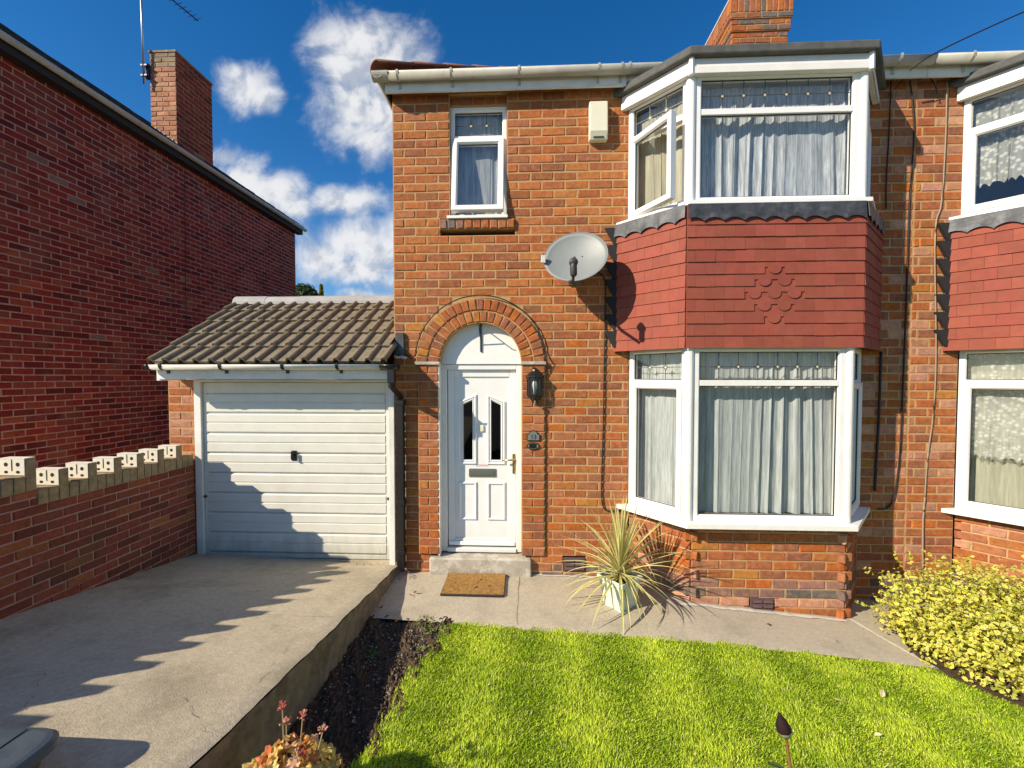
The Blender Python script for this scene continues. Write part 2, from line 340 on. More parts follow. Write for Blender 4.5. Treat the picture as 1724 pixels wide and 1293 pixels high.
def brick_geo(w, h, d, ch=.006, jit=.0032):
    """local (u, n, z) about the middle of the face; n=0 is the face plane"""
    j = lambda: random.uniform(-jit, jit)
    f = [(sx*(w/2-ch)+j(), j()*.7, sz*(h/2-ch)+j()) for sz in (-1, 1) for sx in (-1, 1)]
    e = [(sx*w/2+j(), -ch+j()*.5, sz*h/2+j()) for sz in (-1, 1) for sx in (-1, 1)]
    b = [(sx*w/2, -d, sz*h/2) for sz in (-1, 1) for sx in (-1, 1)]
    V = f+e+b
    F = [(0, 1, 3, 2)]
    for o1, o2 in ((0, 4), (4, 8)):
        for a, b_ in ((0, 1), (1, 3), (3, 2), (2, 0)): F.append((o1+a, o2+a, o2+b_, o1+b_))
    return V, F
def place_bricks(parent, items, material, name='brick', limit=300):
    """items: (origin(x,y,z) of the face middle, udir(x,y,z), ndir, zdir, w, h, d, colour). nearest ones single, the rest one part"""
    items = sorted(items, key=lambda it: (Vector(it[0])-CAM).length)
    rest = MB()
    for k, (o, u, n, zd, w, h, d, c) in enumerate(items):
        V, F = brick_geo(w, h, d); u, n, zd = Vector(u), Vector(n), Vector(zd)
        flip = u.cross(zd).dot(n) < 0
        P = [u*a+n*b+zd*e for a, b, e in V]
        if flip: F = [tuple(reversed(f)) for f in F]
        if k < limit:
            mb = MB(); mb.add(P, F, c); ob = mb.build(name, material, parent, recalc=False)
            ob.location = o
        else:
            oo = Vector(o); rest.add([p+oo for p in P], F, c)
    if rest.f: tag(rest.build(name, material, parent, recalc=False), kind='stuff')
def lay(O, u, n, courses, ivals, length=.2286, gap=.0120, d=.022, phase=0.0, pal=lambda k, x, z: PAL_FRONT, mortar=None, back=.1, T=None, mdep=.005, mi=0.0):
    """courses: [(z0,z1)], ivals(z0,z1,k)->[(a,b)] ; returns brick items, fills the mortar MB"""
    out = []; O = Vector(O); u = Vector(u); n = Vector(n); zd = Vector((0, 0, 1))
    for k, (z0, z1) in enumerate(courses):
        for (a, b) in ivals(z0, z1, k):
            if b-a < .012: continue
            if mortar is not None:
                p = [O+u*x-n*y+zd*z for z in (z0, z1) for y in (mdep, back) for x in (a+mi, b-mi)]
                mortar.add(p, [(0, 2, 3, 1), (4, 5, 7, 6), (0, 1, 5, 4), (2, 6, 7, 3), (0, 4, 6, 2), (1, 3, 7, 5)])
            off = phase+(length/2 if k % 2 else 0)
            cuts = [a]; x = off+math.ceil((a-off+1e-6)/length)*length
            while x < b-1e-4: cuts.append(x+random.uniform(-.004, .004)); x += length
            cuts.append(b)
            if len(cuts) > 2 and cuts[1]-cuts[0] < .05: cuts.pop(1)
            if len(cuts) > 2 and cuts[-1]-cuts[-2] < .05: cuts.pop(-2)
            for x0, x1 in zip(cuts, cuts[1:]):
                w = x1-x0-gap
                if w < .012: continue
                xm = (x0+x1)/2; zm = (z0+z1)/2
                out.append((tuple(O+u*xm+zd*zm+n*random.uniform(-.0015, .0015)), tuple(u), tuple(n), (0, 0, 1), w, (z1-z0)-gap, d, pick(pal(k, xm, zm))))
    return out
def sub(ivs, a, b):
    r = []
    for x, y in ivs:
        if b <= x or a >= y: r.append((x, y)); continue
        if a > x: r.append((x, a))
        if b < y: r.append((b, y))
    return r

# ================================================================== ground
def path_z(x): return interp(x, [-1.5, .3, 1.4, 2.8, 4.5, 9], [-.03, -.04, -.06, -.178, -.30, -.5])
def lawn_edge(x): return interp(x, [-1.4, -.68, -.116, 1.376, 2.75, 9], [-.80, -.842, -.905, -1.0, -1.06, -1.5])
g = MB(); g.add([(-600, -600, -.75), (600, -600, -.75), (600, 600, -.75), (-600, 600, -.75)], [(0, 1, 2, 3)]); tag(g.build('ground', 'ground'), kind='structure')
def drive_z(x, y):
    t = (x+3.47)/(3.47-1.36); return (.045-.134*y) + (1-t)*(.075-.016*y)
xs = np.linspace(-3.47, -1.36, 40); ys = np.linspace(-6.5, .03, 90)
V = []; 
for y in ys:
    for i, x in enumerate(xs):
        e = (.003*math.sin(y*7.3)+.003*math.sin(y*17.1+1)+random.uniform(-.004, .004)) if i == 39 else 0
        z = drive_z(x, y)-(.010 if i == 39 else 0)
        V.append((x+e, y, z+random.uniform(-.0012, .0012)))
F = [(j*40+i, j*40+i+1, (j+1)*40+i+1, (j+1)*40+i) for j in range(89) for i in range(39)]
d_ = MB(); d_.add(V, F); drive = tag(d_.build('driveway', 'concrete', smooth=True), kind='structure')
kb = MB()
rows = 9
KV = []
for j, y in enumerate(np.linspace(-6.5, .03, 160)):
    ztop = drive_z(-1.36, y)-.012
    for i in range(rows):
        t = i/(rows-1); zz = ztop*(1-t)+(-.30)*t
        KV.append((-1.352+.003*math.sin(y*7.3)+.003*math.sin(y*17.1+1)+(random.uniform(-.010, .010) if 0 < i else 0)+.02*t, y, zz))
kb.add(KV, [(j*rows+i, j*rows+i+1, (j+1)*rows+i+1, (j+1)*rows+i) for j in range(159) for i in range(rows-1)])
tag(kb.build('driveway_edge', 'concrete_rough', smooth=True), kind='structure')
# cracks in the drive as thin dark fillets
cr_ = MB()
for (x0, y0, x1, y1) in ((-1.72, -2.30, -1.42, -2.52), (-1.56, -1.5, -1.42, -2.2), (-2.9, -1.1, -2.2, -1.35), (-2.2, -1.35, -1.40, -1.30), (-2.55, -2.2, -2.3, -2.5)):
    p0 = None
    for k in range(13):
        t = k/12; x = x0+(x1-x0)*t+random.uniform(-.012, .012); y = y0+(y1-y0)*t+random.uniform(-.012, .012)
        p = Vector((x, y, drive_z(x, y)+.0035))
        if p0 is not None and random.random() < .8:
            q = (p-p0).cross(Vector((0, 0, 1))).normalized()*random.uniform(.0005, .0013); cr_.add([p0-q, p-q, p+q, p0+q], [(0, 1, 2, 3)])
        p0 = p
o = cr_.build('crack', 'concrete_rough', drive)

# path under the house wall
V = []; nx = 150; ny = 14
for x in np.linspace(-1.37, 6.5, nx):
    for t in np.linspace(0, 1, ny):
        y = .05+(lawn_edge(x)-.03-.05)*t
        V.append((x, y, path_z(x)+random.uniform(-.0012, .0012)-(.012 if t == 1 else 0)))
p_ = MB(); p_.add(V, [(i*ny+j, (i+1)*ny+j, (i+1)*ny+j+1, i*ny+j+1) for i in range(nx-1) for j in range(ny-1)])
path = tag(p_.build('path', 'concrete_path', smooth=True), kind='structure')
m_ = MB()
def ribbon(mb, pts, w, dz, zf, jit=.004):
    P = [Vector((x+random.uniform(-jit, jit), y+random.uniform(-jit, jit), zf(x)+dz)) for x, y in pts]
    for a, b in zip(P, P[1:]):
        q = (b-a).cross(Vector((0, 0, 1))).normalized()*w*random.uniform(.6, 1.3); mb.add([a-q, b-q, b+q, a+q], [(0, 1, 2, 3)])
ribbon(m_, [(-.12+.004*math.sin(k), -.03-.062*k) for k in range(15)], .0018, .004, path_z, .002)
m_.build('joint', 'concrete_rough', path)
m_ = MB(); ribbon(m_, [(2.80+.0125*k, -.44-.043*k) for k in range(15)], .011, .005, path_z, .005); m_.build('cement_line', 'line_white', path)
m_ = MB(); ribbon(m_, [(1.30+.05*k, -.455-.006*math.sin(k)-.018) for k in range(30)], .018, .006, path_z, .006); m_.build('mortar_fillet', 'line_white', path)
m_ = MB(); ribbon(m_, [(.0+.03*k, -.012) for k in range(36)], .014, .006, path_z, .004); m_.build('mortar_fillet', 'line_white', path)

# soil bed beside the drive
def lawn_left(y): return interp(-y, [.8, .92, 1.4, 1.97, 2.3, 6.5], [-.66, -.70, -.80, -.86, -.86, -.9])+.02*math.sin(y*9)+.012*math.sin(y*23)
def bed_z(x, y): return -.045+.035*max(0, -y-1)-.03*math.exp(-((x+1.1)/.16)**2)
V = []; nx, ny = 46, 220
for j, y in enumerate(np.linspace(-.80, -6.0, ny)):
    xr = lawn_left(y)+.07
    for i in range(nx):
        x = -1.37+(xr+1.37)*i/(nx-1)
        V.append((x, y, bed_z(x, y)+random.uniform(-.012, .014)+.010*math.sin(x*31+y*17)))
s_ = MB(); s_.add(V, [(j*nx+i, j*nx+i+1, (j+1)*nx+i+1, (j+1)*nx+i) for j in range(ny-1) for i in range(nx-1)])
tag(s_.build('soil_bed', 'soil'), kind='structure')
pb = MB()
ICO = None
def clod(mb, c, r, col):
    bm = bmesh.new(); bmesh.ops.create_icosphere(bm, subdivisions=1, radius=1)
    vs_ = [(c[0]+v.co.x*r*random.uniform(.7, 1.2), c[1]+v.co.y*r*random.uniform(.7, 1.2), c[2]+v.co.z*r*random.uniform(.5, .8)) for v in bm.verts]
    mb.add(vs_, [tuple(v.index for v in f.verts) for f in bm.faces], col); bm.free()
for k in range(4200):
    y = -.86-abs(random.gauss(0, .75)); x = random.uniform(-1.34, lawn_left(max(y, -6))+.03)
    if y < -3.2: continue
    clod(pb, (x, y, bed_z(x, y)+.006), random.choice((.002, .003, .003, .004, .005, .008)), vary(random.choice(((.05, .034, .024), (.06, .042, .03), (.10, .08, .06), (.04, .028, .02), (.30, .26, .2))), .3))
tag(pb.build('gravel', 'pebble', recalc=False), 'small clods and pebbles scattered over the dark soil bed', 'gravel', kind='stuff')

# lawn
def lawn_z(x, y): return path_z(x)*.9-.022+.04*max(0, -y-1)
V = []; nx, ny = 60, 60
for y in np.linspace(0, 1, ny):
    for i in range(nx):
        x0 = -.88; x = x0+(7.5-x0)*i/(nx-1); ye = lawn_edge(x); yv = ye+.02+(-6.2-ye)*y
        xl = lawn_left(yv); xx = max(x, xl)
        V.append((xx, yv, lawn_z(xx, yv)+.004))
l_ = MB(); l_.add(V, [(j*nx+i, j*nx+i+1, (j+1)*nx+i+1, (j+1)*nx+i) for j in range(ny-1) for i in range(nx-1)])
tag(l_.build('lawn', 'turf_base', smooth=True), kind='structure')
def grass():
    n = 330000
    x = rng.uniform(-1.0, 4.2, n); y = rng.uniform(-2.75, -.80, n)
    le = np.interp(x, [-1.4, -.68, -.116, 1.376, 2.75, 9], [-.80, -.842, -.905, -1.0, -1.06, -1.5])
    ll = np.interp(-y, [.8, .92, 1.4, 1.97, 2.3, 6.5], [-.66, -.70, -.80, -.86, -.86, -.9])+.02*np.sin(y*9)+.012*np.sin(y*23)
    rr = np.interp(-y, [.8, 1.0, 1.2, 1.47, 2.0, 3], [2.86, 2.90, 2.98, 3.2, 3.7, 4.4])
    wob = .015*np.sin(x*13)+.01*np.sin(x*31)
    ok = (y < le+wob) & (x > ll+rng.normal(0, .012, n)) & (x < rr)
    x, y = x[ok], y[ok]; n = len(x)
    pz = np.interp(x, [-1.5, .3, 1.4, 2.8, 4.5, 9], [-.03, -.04, -.06, -.178, -.30, -.5])
    z = pz*.9-.022+.04*np.maximum(0, -y-1)
    # mowing stripes run towards the house: blades lean alternately
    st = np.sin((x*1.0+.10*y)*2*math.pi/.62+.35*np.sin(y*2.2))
    clump = np.sin(x*23+3*np.sin(y*11))*np.sin(y*27+2*np.sin(x*9))
    hgt = rng.uniform(.011, .023, n)*(1+.22*clump)
    w = rng.uniform(.0016, .0032, n)
    a = rng.uniform(0, 2*math.pi, n)
    lean = rng.uniform(.3, 1.25, n)*hgt
    dx = np.cos(a)*lean; dy = np.sin(a)*lean+st*.5*hgt
    px_, py_ = np.cos(a+1.4)*w, np.sin(a+1.4)*w
    P = np.empty((n, 5, 3))
    P[:, 0] = np.stack([x-px_, y-py_, z-.004], 1); P[:, 1] = np.stack([x+px_, y+py_, z-.004], 1)
    P[:, 2] = np.stack([x+.38*dx+px_*.8, y+.38*dy+py_*.8, z+.62*hgt], 1); P[:, 3] = np.stack([x+.38*dx-px_*.8, y+.38*dy-py_*.8, z+.62*hgt], 1)
    P[:, 4] = np.stack([x+dx, y+dy, z+hgt], 1)
    b = np.arange(n)*5
    F = np.concatenate([np.stack([b, b+1, b+2], 1), np.stack([b, b+2, b+3], 1), np.stack([b+3, b+2, b+4], 1)])
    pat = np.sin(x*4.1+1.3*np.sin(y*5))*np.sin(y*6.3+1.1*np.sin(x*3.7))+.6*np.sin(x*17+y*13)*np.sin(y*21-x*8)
    t = np.clip(.52+.28*pat+.22*st+rng.normal(0, .24, n), 0, 1)[:, None]  # stripe light and dark also painted into the blade colour
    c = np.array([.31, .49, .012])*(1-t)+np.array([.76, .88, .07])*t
    dry = rng.random(n) < .07; c[dry] = np.array([.86, .82, .28])*rng.uniform(.7, 1.1, (dry.sum(), 1))
    dk = rng.random(n) < .08; c[dk] = np.array([.13, .24, .012])*rng.uniform(.7, 1.3, (dk.sum(), 1))
    c *= rng.uniform(.75, 1.2, (n, 1))
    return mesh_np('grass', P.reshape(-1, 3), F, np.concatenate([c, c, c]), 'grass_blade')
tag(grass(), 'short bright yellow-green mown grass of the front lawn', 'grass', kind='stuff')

# ================================================================== the house
CX = 3.61                                    # party line with the adjoining house
house = thing('semi_detached_house', (1.1, 0, -.05), 'orange brick semi-detached house with white arched doorway and red tile-hung bay', 'house')
nextdoor = thing('semi_detached_house', (6.1, 0, -.3), 'adjoining brick house at the right edge with lace curtains in its white bay', 'house')
CO = [(-.34, -.257), (-.257, -.174), (-.174, -.09), (-.09, -.003), (-.003, .08), (.08, .163)]
z = .163
while z < 2.235: CO.append((z, z+.0831)); z += .0831
while z < 4.79: CO.append((z, z+.0862)); z += .0862
ACX, ACZ = -.512, 2.09                       # arch centre
def front_ivals(z0, z1, k):
    iv = [(-1.384, .955), (3.165, CX)]
    if z0 > 4.60: iv = [(-1.384, CX)]
    zm = (z0+z1)/2
    if z1 > 3.535 and z0 < 4.66: iv = sub(iv, -.815, -.247)
    if z1 > 3.42 and z0 < 3.53: iv = sub(iv, -.915, -.165)
    if z0 < 2.085 and z1 > .165: iv = sub(iv, -1.138, .133)
    if z1 <= .17 and z1 > -.0: iv = sub(iv, -1.03, .0)
    if z1 <= .0: iv = sub(iv, -1.03, .0)
    if z1 > 2.085 and z0 < ACZ+.645:
        dz = max(0, z0-ACZ) if z0 > ACZ else 0
        h = math.sqrt(max(0, .648**2-dz**2)); iv = sub(iv, ACX-h, ACX+h)
    if z0 < .15 and z1 > .0: iv = sub(iv, .315, .545)
    return iv
def pal_front(k, x, z):
    if z < .0: return PAL_DARK if random.random() < .75 else PAL_FRONT
    if z < .085: return PAL_DARK if random.random() < .35 else PAL_FRONT
    if x > 3.1: return PAL_PALE if random.random() < .25 else PAL_FRONT
    if z > 2.75 or (z > 2.2 and random.random() < .6): return PAL_UP
    return PAL_FRONT
mo = MB()
items = lay((0, 0, 0), (1, 0, 0), (0, -1, 0), CO, front_ivals, phase=-1.384-.006, pal=pal_front, mortar=mo, back=.15)
# pilasters beside the door (stretcher / two headers in turn)
pil = []
for k, (z0, z1) in enumerate(CO):
    if z0 < .16 or z1 > 2.10: continue
    z1 = min(z1, 2.075)
    for a, b in ((-1.138, -.927), (-.098, .133)):
        mo.box(a, b, -.018, .15, z0, z1)
        cuts = [a, b] if k % 2 else [a, (a+b)/2, b]
        for x0, x1 in zip(cuts, cuts[1:]):
            pil.append((((x0+x1)/2, -.026, (z0+z1)/2), (1, 0, 0), (0, -1, 0), (0, 0, 1), x1-x0-.010, z1-z0-.011, .03, pick(PAL_FRONT)))
# the arch: two rings of headers on edge
NA = 20
for ring, (r0, r1, off) in enumerate(((.410, .522, .0), (.530, .642, .5))):
    n = NA if ring == 0 else 25
    for k in range(n):
        a = math.pi*(k+.5)/n; rm = (r0+r1)/2; w = math.pi*rm/n-.011
        rad = Vector((math.cos(a), 0, math.sin(a))); tan = Vector((-math.sin(a), 0, math.cos(a)))
        pil.append(((ACX+rad.x*rm, -.022-.004*ring, ACZ+rad.z*rm), tuple(tan), (0, -1, 0), tuple(rad), w, r1-r0-.006, .035, pick(PAL_FRONT)))
A = [(ACX+.645*math.cos(math.pi*k/40), -.013, ACZ+.645*math.sin(math.pi*k/40)) for k in range(41)]
B = [(ACX+.405*math.cos(math.pi*k/40), -.013, ACZ+.405*math.sin(math.pi*k/40)) for k in range(41)]
mo.strip(A, B)
mo.strip([(ACX+(x-ACX)*1.22, .0068, ACZ+(z-ACZ)*1.22) for x, y, z in A], [(x, .0068, z) for x, y, z in A])
mo.strip(A, [(x, .12, z) for x, y, z in A]); mo.strip(B, [(x, .15, z) for x, y, z in B])
# soldier course under and over the little window
for k in range(9):
    pil.append(((-.875+.0836*k, -.030, 3.463), (1, 0, 0), (0, -1, 0), (0, 0, 1), .070, .085, .05, pick(PAL_FRONT if k > 2 else PAL_DARK)))
mo.box(-.912, -.168, -.020, .15, 3.418, 3.512)
for k in range(5): pil.append(((-.815+.0568+.1136*k, .030, 4.685), (1, 0, 0), (0, -1, 0), (0, 0, 1), .104, .075, .05, pick(PAL_FRONT)))
mo.box(-.82, -.242, .037, .15, 4.642, 4.76)
wall = mo.build('front_wall', 'mortar', house)
place_bricks(wall, items, 'brick', limit=300)
place_bricks(wall, [p for p in pil if p[0][2] < 3.0], 'brick', name='arch_brick', limit=170)
place_bricks(wall, [p for p in pil if p[0][2] > 3.0], 'brick', name='sill_brick', limit=20)
# stone springers of the arch
for a, b in ((-1.165, -.915), (-.110, .150)):
    m_ = MB(); m_.box(a, b, -.045, .10, 2.078, 2.108); m_.build('springer', 'step_stone', wall, bevel=.004)
def air_brick(parent, x, y, z, T=I3, w=.215, h=.135):
    m_ = MB(); m_.box(x-w/2, x+w/2, y-.006, y+.05, z-h/2, z+h/2, T)
    b = m_.build('air_brick', 'air_brick', parent, bevel=.003)
    for sx in (-1, 1):
        for k in range(3):
            m_ = MB(); c = x+sx*w*.235; zz = z-h*.30+k*h*.30
            m_.box(c-w*.20, c+w*.20, y-.0075, y-.003, zz-.014, zz+.012, T); m_.build('slot', 'hole_dark', b)
            m_ = MB(); m_.add([T(c-w*.2, y-.006, zz+.012), T(c+w*.2, y-.006, zz+.012), T(c+w*.2, y-.019, zz-.006), T(c-w*.2, y-.019, zz-.006)], [(0, 1, 2, 3)]); m_.build('louvre', 'air_brick', b, solid=.004)
air_brick(house, .43, -.002, .075)
# shell of both houses: flank, rear and party walls close the rooms
m_ = MB(); m_.box(-1.384, -1.28, .152, 7.0, -.3, 4.83); m_.build('side_wall', 'brick_plain', house)
m_ = MB(); m_.box(-1.278, CX-.02, 6.9, 7.0, -.3, 4.83); m_.build('rear_wall', 'brick_plain', house)
m_ = MB(); m_.box(CX-.016, CX-.004, .152, 6.89, -.3, 4.83); m_.build('party_wall', 'interior', house)
m_ = MB(); m_.box(-1.278, CX-.02, .155, 6.89, 2.33, 2.45); m_.box(1.40, 2.72, -.40, .150, 2.33, 2.45); m_.build('upper_floor', 'interior', house)
m_ = MB(); m_.box(-1.278, CX-.02, .155, 6.89, -.3, .10); m_.build('ground_floor', 'interior', house)
m_ = MB(); m_.box(-1.278, CX-.02, .155, 6.89, 4.74, 4.82); m_.build('ceiling', 'interior', house)
m_ = MB(); m_.box(-1.278, CX-.02, 1.6, 1.66, .11, 4.73); m_.build('room_partition', 'interior', house)
m_ = MB(); m_.box(8.50, 8.60, .152, 7.0, -.6, 4.83); m_.build('side_wall', 'brick_plain', nextdoor)
m_ = MB(); m_.box(CX+.02, 8.49, 6.9, 7.0, -.6, 4.83); m_.build('rear_wall', 'brick_plain', nextdoor)
m_ = MB(); m_.box(CX+.004, CX+.016, .152, 6.89, -.6, 4.83); m_.build('party_wall', 'interior', nextdoor)
m_ = MB(); m_.box(CX+.02, 8.49, .155, 6.89, 2.33, 2.45); m_.box(7.22-2.72, 7.22-1.40, -.40, .150, 2.33, 2.45); m_.build('upper_floor', 'interior', nextdoor)
m_ = MB(); m_.box(CX+.02, 8.49, .155, 6.89, 4.74, 4.82); m_.build('ceiling', 'interior', nextdoor)
m_ = MB(); m_.box(CX+.02, 8.49, 1.6, 1.66, -.6, 4.73); m_.build('room_partition', 'interior', nextdoor)
mo = MB()
CO2 = CO
it2 = lay((0, 0, 0), (1, 0, 0), (0, -1, 0), CO2, lambda z0, z1, k: [(CX+.003, 8.6)] if z0 > 4.6 else [(CX+.003, 4.055), (6.265, 8.6)], phase=CX+.06, pal=pal_front, mortar=mo, back=.15)
wall2 = mo.build('front_wall', 'mortar', nextdoor)
place_bricks(wall2, it2, 'brick', limit=200)

# ---- roof, hip, gutter
SL = .605; E0 = -.19; EZ = 4.845
def roof(parent, mirror=False):
    X = (lambda x: 7.22-x) if mirror else (lambda x: x)
    YR = 3.5; zr = EZ+(YR-E0)*SL; hx = -1.50+(YR-E0)
    m_ = MB(); ex = -1.50
    pts = [(ex, E0, EZ), (CX-.001, E0, EZ), (CX-.001, YR, zr), (hx, YR, zr), (CX-.001, 2*YR-E0, EZ), (ex, 2*YR-E0, EZ)]
    P = [(X(a), b, c) for a, b, c in pts]
    m_.add(P+[(a, b, c-.03) for a, b, c in P], [(0, 1, 2, 3), (5, 3, 2, 4), (0, 3, 5), (6, 9, 8, 7), (11, 10, 8, 9), (6, 11, 9), (0, 6, 7, 1), (4, 10, 11, 5), (5, 11, 6, 0)])
    rf = m_.build('roof', 'terracotta', parent)
    for k in range(9):
        a = Vector((X(ex+.02+.27*k), E0+.02+.27*k, EZ+.02+.27*SL*k)); b = a+Vector((-.30 if mirror else .30, .30, .30*SL))
        d = (b-a).normalized(); sd = d.cross(Vector((0, 0, 1))).normalized(); up_ = sd.cross(d)
        f = MB(); A = [a+sd*.10*math.cos(t)+up_*(.055*math.sin(t)+.025) for t in np.linspace(0, math.pi, 9)]; B = [b+sd*.085*math.cos(t)+up_*(.045*math.sin(t)+.022) for t in np.linspace(0, math.pi, 9)]
        f.strip(A, B); f.build('hip_tile', 'terracotta', rf, smooth=True, solid=.014)
    # eaves: fascia, soffit, half-round gutter with brackets
    m_ = MB(); m_.box(min(X(-1.42), X(CX-.002)), max(X(-1.42), X(CX-.002)), -.105, -.085, 4.70, 4.842); m_.build('fascia', 'white_paint', parent)
    m_ = MB(); m_.box(min(X(-1.42), X(-1.40)), max(X(-1.42), X(-1.40)), -.083, 7.1, 4.70, 4.842); m_.build('fascia', 'soffit_dark', parent)
    m_ = MB(); m_.box(min(X(-1.398), X(CX-.002)), max(X(-1.398), X(CX-.002)), -.083, -.012, 4.79, 4.80); m_.build('soffit', 'soffit_dark', parent)
    prof = [(-.158+.052*math.cos(t), 4.838+.058*math.sin(t)) for t in np.linspace(math.pi, 2*math.pi, 13)]
    xe = -1.46
    g_ = MB(); g_.strip([(X(xe), a, b) for a, b in prof], [(X(CX), a, b-.004) for a, b in prof]); gt = g_.build('gutter', 'gutter_grey', parent, smooth=True, solid=.004)
    # return round the corner
    prof2 = [(-1.455+.052*math.cos(t), 4.838+.058*math.sin(t)) for t in np.linspace(math.pi, 2*math.pi, 13)]
    g_ = MB(); g_.strip([(X(a), -.21, b) for a, b in prof2], [(X(a), 7.0, b) for a, b in prof2]); g_.build('gutter_return', 'gutter_grey', parent, smooth=True, solid=.004)
    p3 = [(-.160+.058*math.cos(t), 4.838+.064*math.sin(t)) for t in np.linspace(math.pi, 2*math.pi, 13)]
    g_ = MB(); g_.strip([(X(-1.515), a, b) for a, b in p3], [(X(-1.36), a, b) for a, b in p3]); g_.add([(X(-1.515), a, b) for a, b in p3], [tuple(range(13))]); g_.build('gutter_corner', 'gutter_grey', parent, smooth=False, solid=.004)
    for bx in (-1.27, -.76, -.12, .62, .83, .90, 1.9, 3.3):
        q = [(-.158+.057*math.cos(t), 4.838+.063*math.sin(t)) for t in np.linspace(math.pi*.96, 2*math.pi*1.01, 11)]
        b_ = MB(); b_.strip([(X(bx-.011), a, b) for a, b in q], [(X(bx+.011), a, b) for a, b in q]); b_.box(min(X(bx-.011), X(bx+.011)), max(X(bx-.011), X(bx+.011)), -.112, -.1055, 4.73, 4.80)
        b_.build('gutter_bracket', 'gutter_grey', gt, solid=.003)
    return rf
roof(house); roof(nextdoor, True)
# ---- chimney on the ridge
mo = MB(); it = []
zc = [6.3+.0835*k for k in range(17)]
def pal_ch(k, x, z): return PAL_FRONT if random.random() < .8 else PAL_DARK
for (x0, x1, y0, y1, za, zb) in ((2.98, 3.60, 2.5, 3.5, 6.3, 7.18), (2.955, 3.60, 2.475, 3.525, 7.18, 7.27), (2.98, 3.60, 2.5, 3.5, 7.27, 7.38)):
    pass
ch = [(3.0, 3.83, 2.5, 3.45, 6.2, 7.135), (2.975, 3.855, 2.475, 3.475, 7.135, 7.305), (2.955, 3.875, 2.455, 3.495, 7.305, 7.60)]
for i, (x0, x1, y0, y1, za, zb) in enumerate(ch):
    mo.box(x0+.008, x1-.008, y0+.008, y1-.008, za, zb)
    nco = max(1, round((zb-za)/.0835)) if i < 2 else 2
    cs = [(za+(zb-za)*k/nco, za+(zb-za)*(k+1)/nco) for k in range(nco)] if i < 2 else [(za, za+.085), (za+.085, zb)]
    for side, (O, u, n, ln) in enumerate((((x0, y0, 0), (1, 0, 0), (0, -1, 0), x1-x0), ((x0, y0, 0), (0, 1, 0), (-1, 0, 0), y1-y0))):
        for kk, c in enumerate(cs):
            it += lay(O, u, n, [c], lambda a, b, k: [(0, ln)], length=.083 if (i == 2 and kk == 1) else .2286, phase=.114*(kk % 2), pal=pal_ch)
chim = mo.build('chimney', 'mortar', house); place_bricks(chim, it, 'brick', limit=150)
m_ = MB(); m_.box(2.95, 3.88, 2.45, 3.50, 7.602, 7.625); m_.build('chimney_cap', 'line_white', house)

# ---- windows
def frame_bars(mb, T, s0, s1, z0, z1, w, n0, n1):
    mb.box(s0, s0+w, n0, n1, z0, z1, T); mb.box(s1-w, s1, n0, n1, z0, z1, T)
    mb.box(s0+w, s1-w, n0, n1, z0, z0+w, T); mb.box(s0+w, s1-w, n0, n1, z1-w, z1, T)
def mitre_frame(mb, T, s0, s1, z0, z1, w, n0, n1, ch=.012):
    """one-piece welded frame with a moulded front edge"""
    def ring(i, n): return [(s0+i, n, z0+i), (s1-i, n, z0+i), (s1-i, n, z1-i), (s0+i, n, z1-i)]
    R_ = [ring(0, n0), ring(0, n1-.003), ring(.003, n1), ring(w-ch, n1), ring(w, n1-ch*1.2), ring(w, n0)]
    vs_ = [T(*p) for r in R_ for p in r]; fs = []
    for k in range(6):
        k2 = (k+1) % 6
        for i in range(4): fs.append((k*4+i, k*4+(i+1) % 4, k2*4+(i+1) % 4, k2*4+i))
    mb.add(vs_, fs)
def leading(parent, T, s0, s1, z0, z1, n, count, frac=.47):
    lead = MB(); dm = MB(); zm = z0+(z1-z0)*frac; sp = (s1-s0)/(count+1); r = .032
    def bar(a, b, w=.0028):
        a, b = Vector((a[0], 0, a[1])), Vector((b[0], 0, b[1])); d = b-a; q = Vector((-d.z, 0, d.x)).normalized()*w
        lead.extrude([(a.x-q.x, n, a.z-q.z), (b.x-q.x, n, b.z-q.z), (b.x+q.x, n, b.z+q.z), (a.x+q.x, n, a.z+q.z)], (0, .003, 0), T)
    xs_ = [s0+sp*(k+1) for k in range(count)]
    prev = s0
    for x in xs_:
        bar((prev, zm), (x-r, zm)); prev = x+r
        bar((x, z1), (x, zm+r)); bar((x, zm-r), (x, z0))
        for qx, qz in ((1, 1), (1, -1), (-1, 1), (-1, -1)):
            arc = [(x+qx*(r-r*math.cos(t)*.0-r*math.sin(t)), zm+qz*(r-r*math.cos(t))) for t in np.linspace(0, math.pi/2, 5)]
            for a, b in zip(arc, arc[1:]): bar(a, b)
        dm.add([T(x-.013, n+.0005, zm), T(x, n+.0005, zm-.013), T(x+.013, n+.0005, zm), T(x, n+.0005, zm+.013)], [(0, 1, 2, 3)])
    bar((prev, zm), (s1, zm))
    lead.build('leading', 'came', parent, recalc=False); dm.build('coloured_glass', 'diamond_glass', parent, recalc=False, solid=.002)
def pane(parent, T, s0, s1, z0, z1, n, m='glass'):
    p = MB(); p.add([T(s0, n, z0), T(s1, n, z0), T(s1, n, z1), T(s0, n, z1)], [(0, 1, 2, 3)]); return p.build('pane', m, parent, recalc=False)
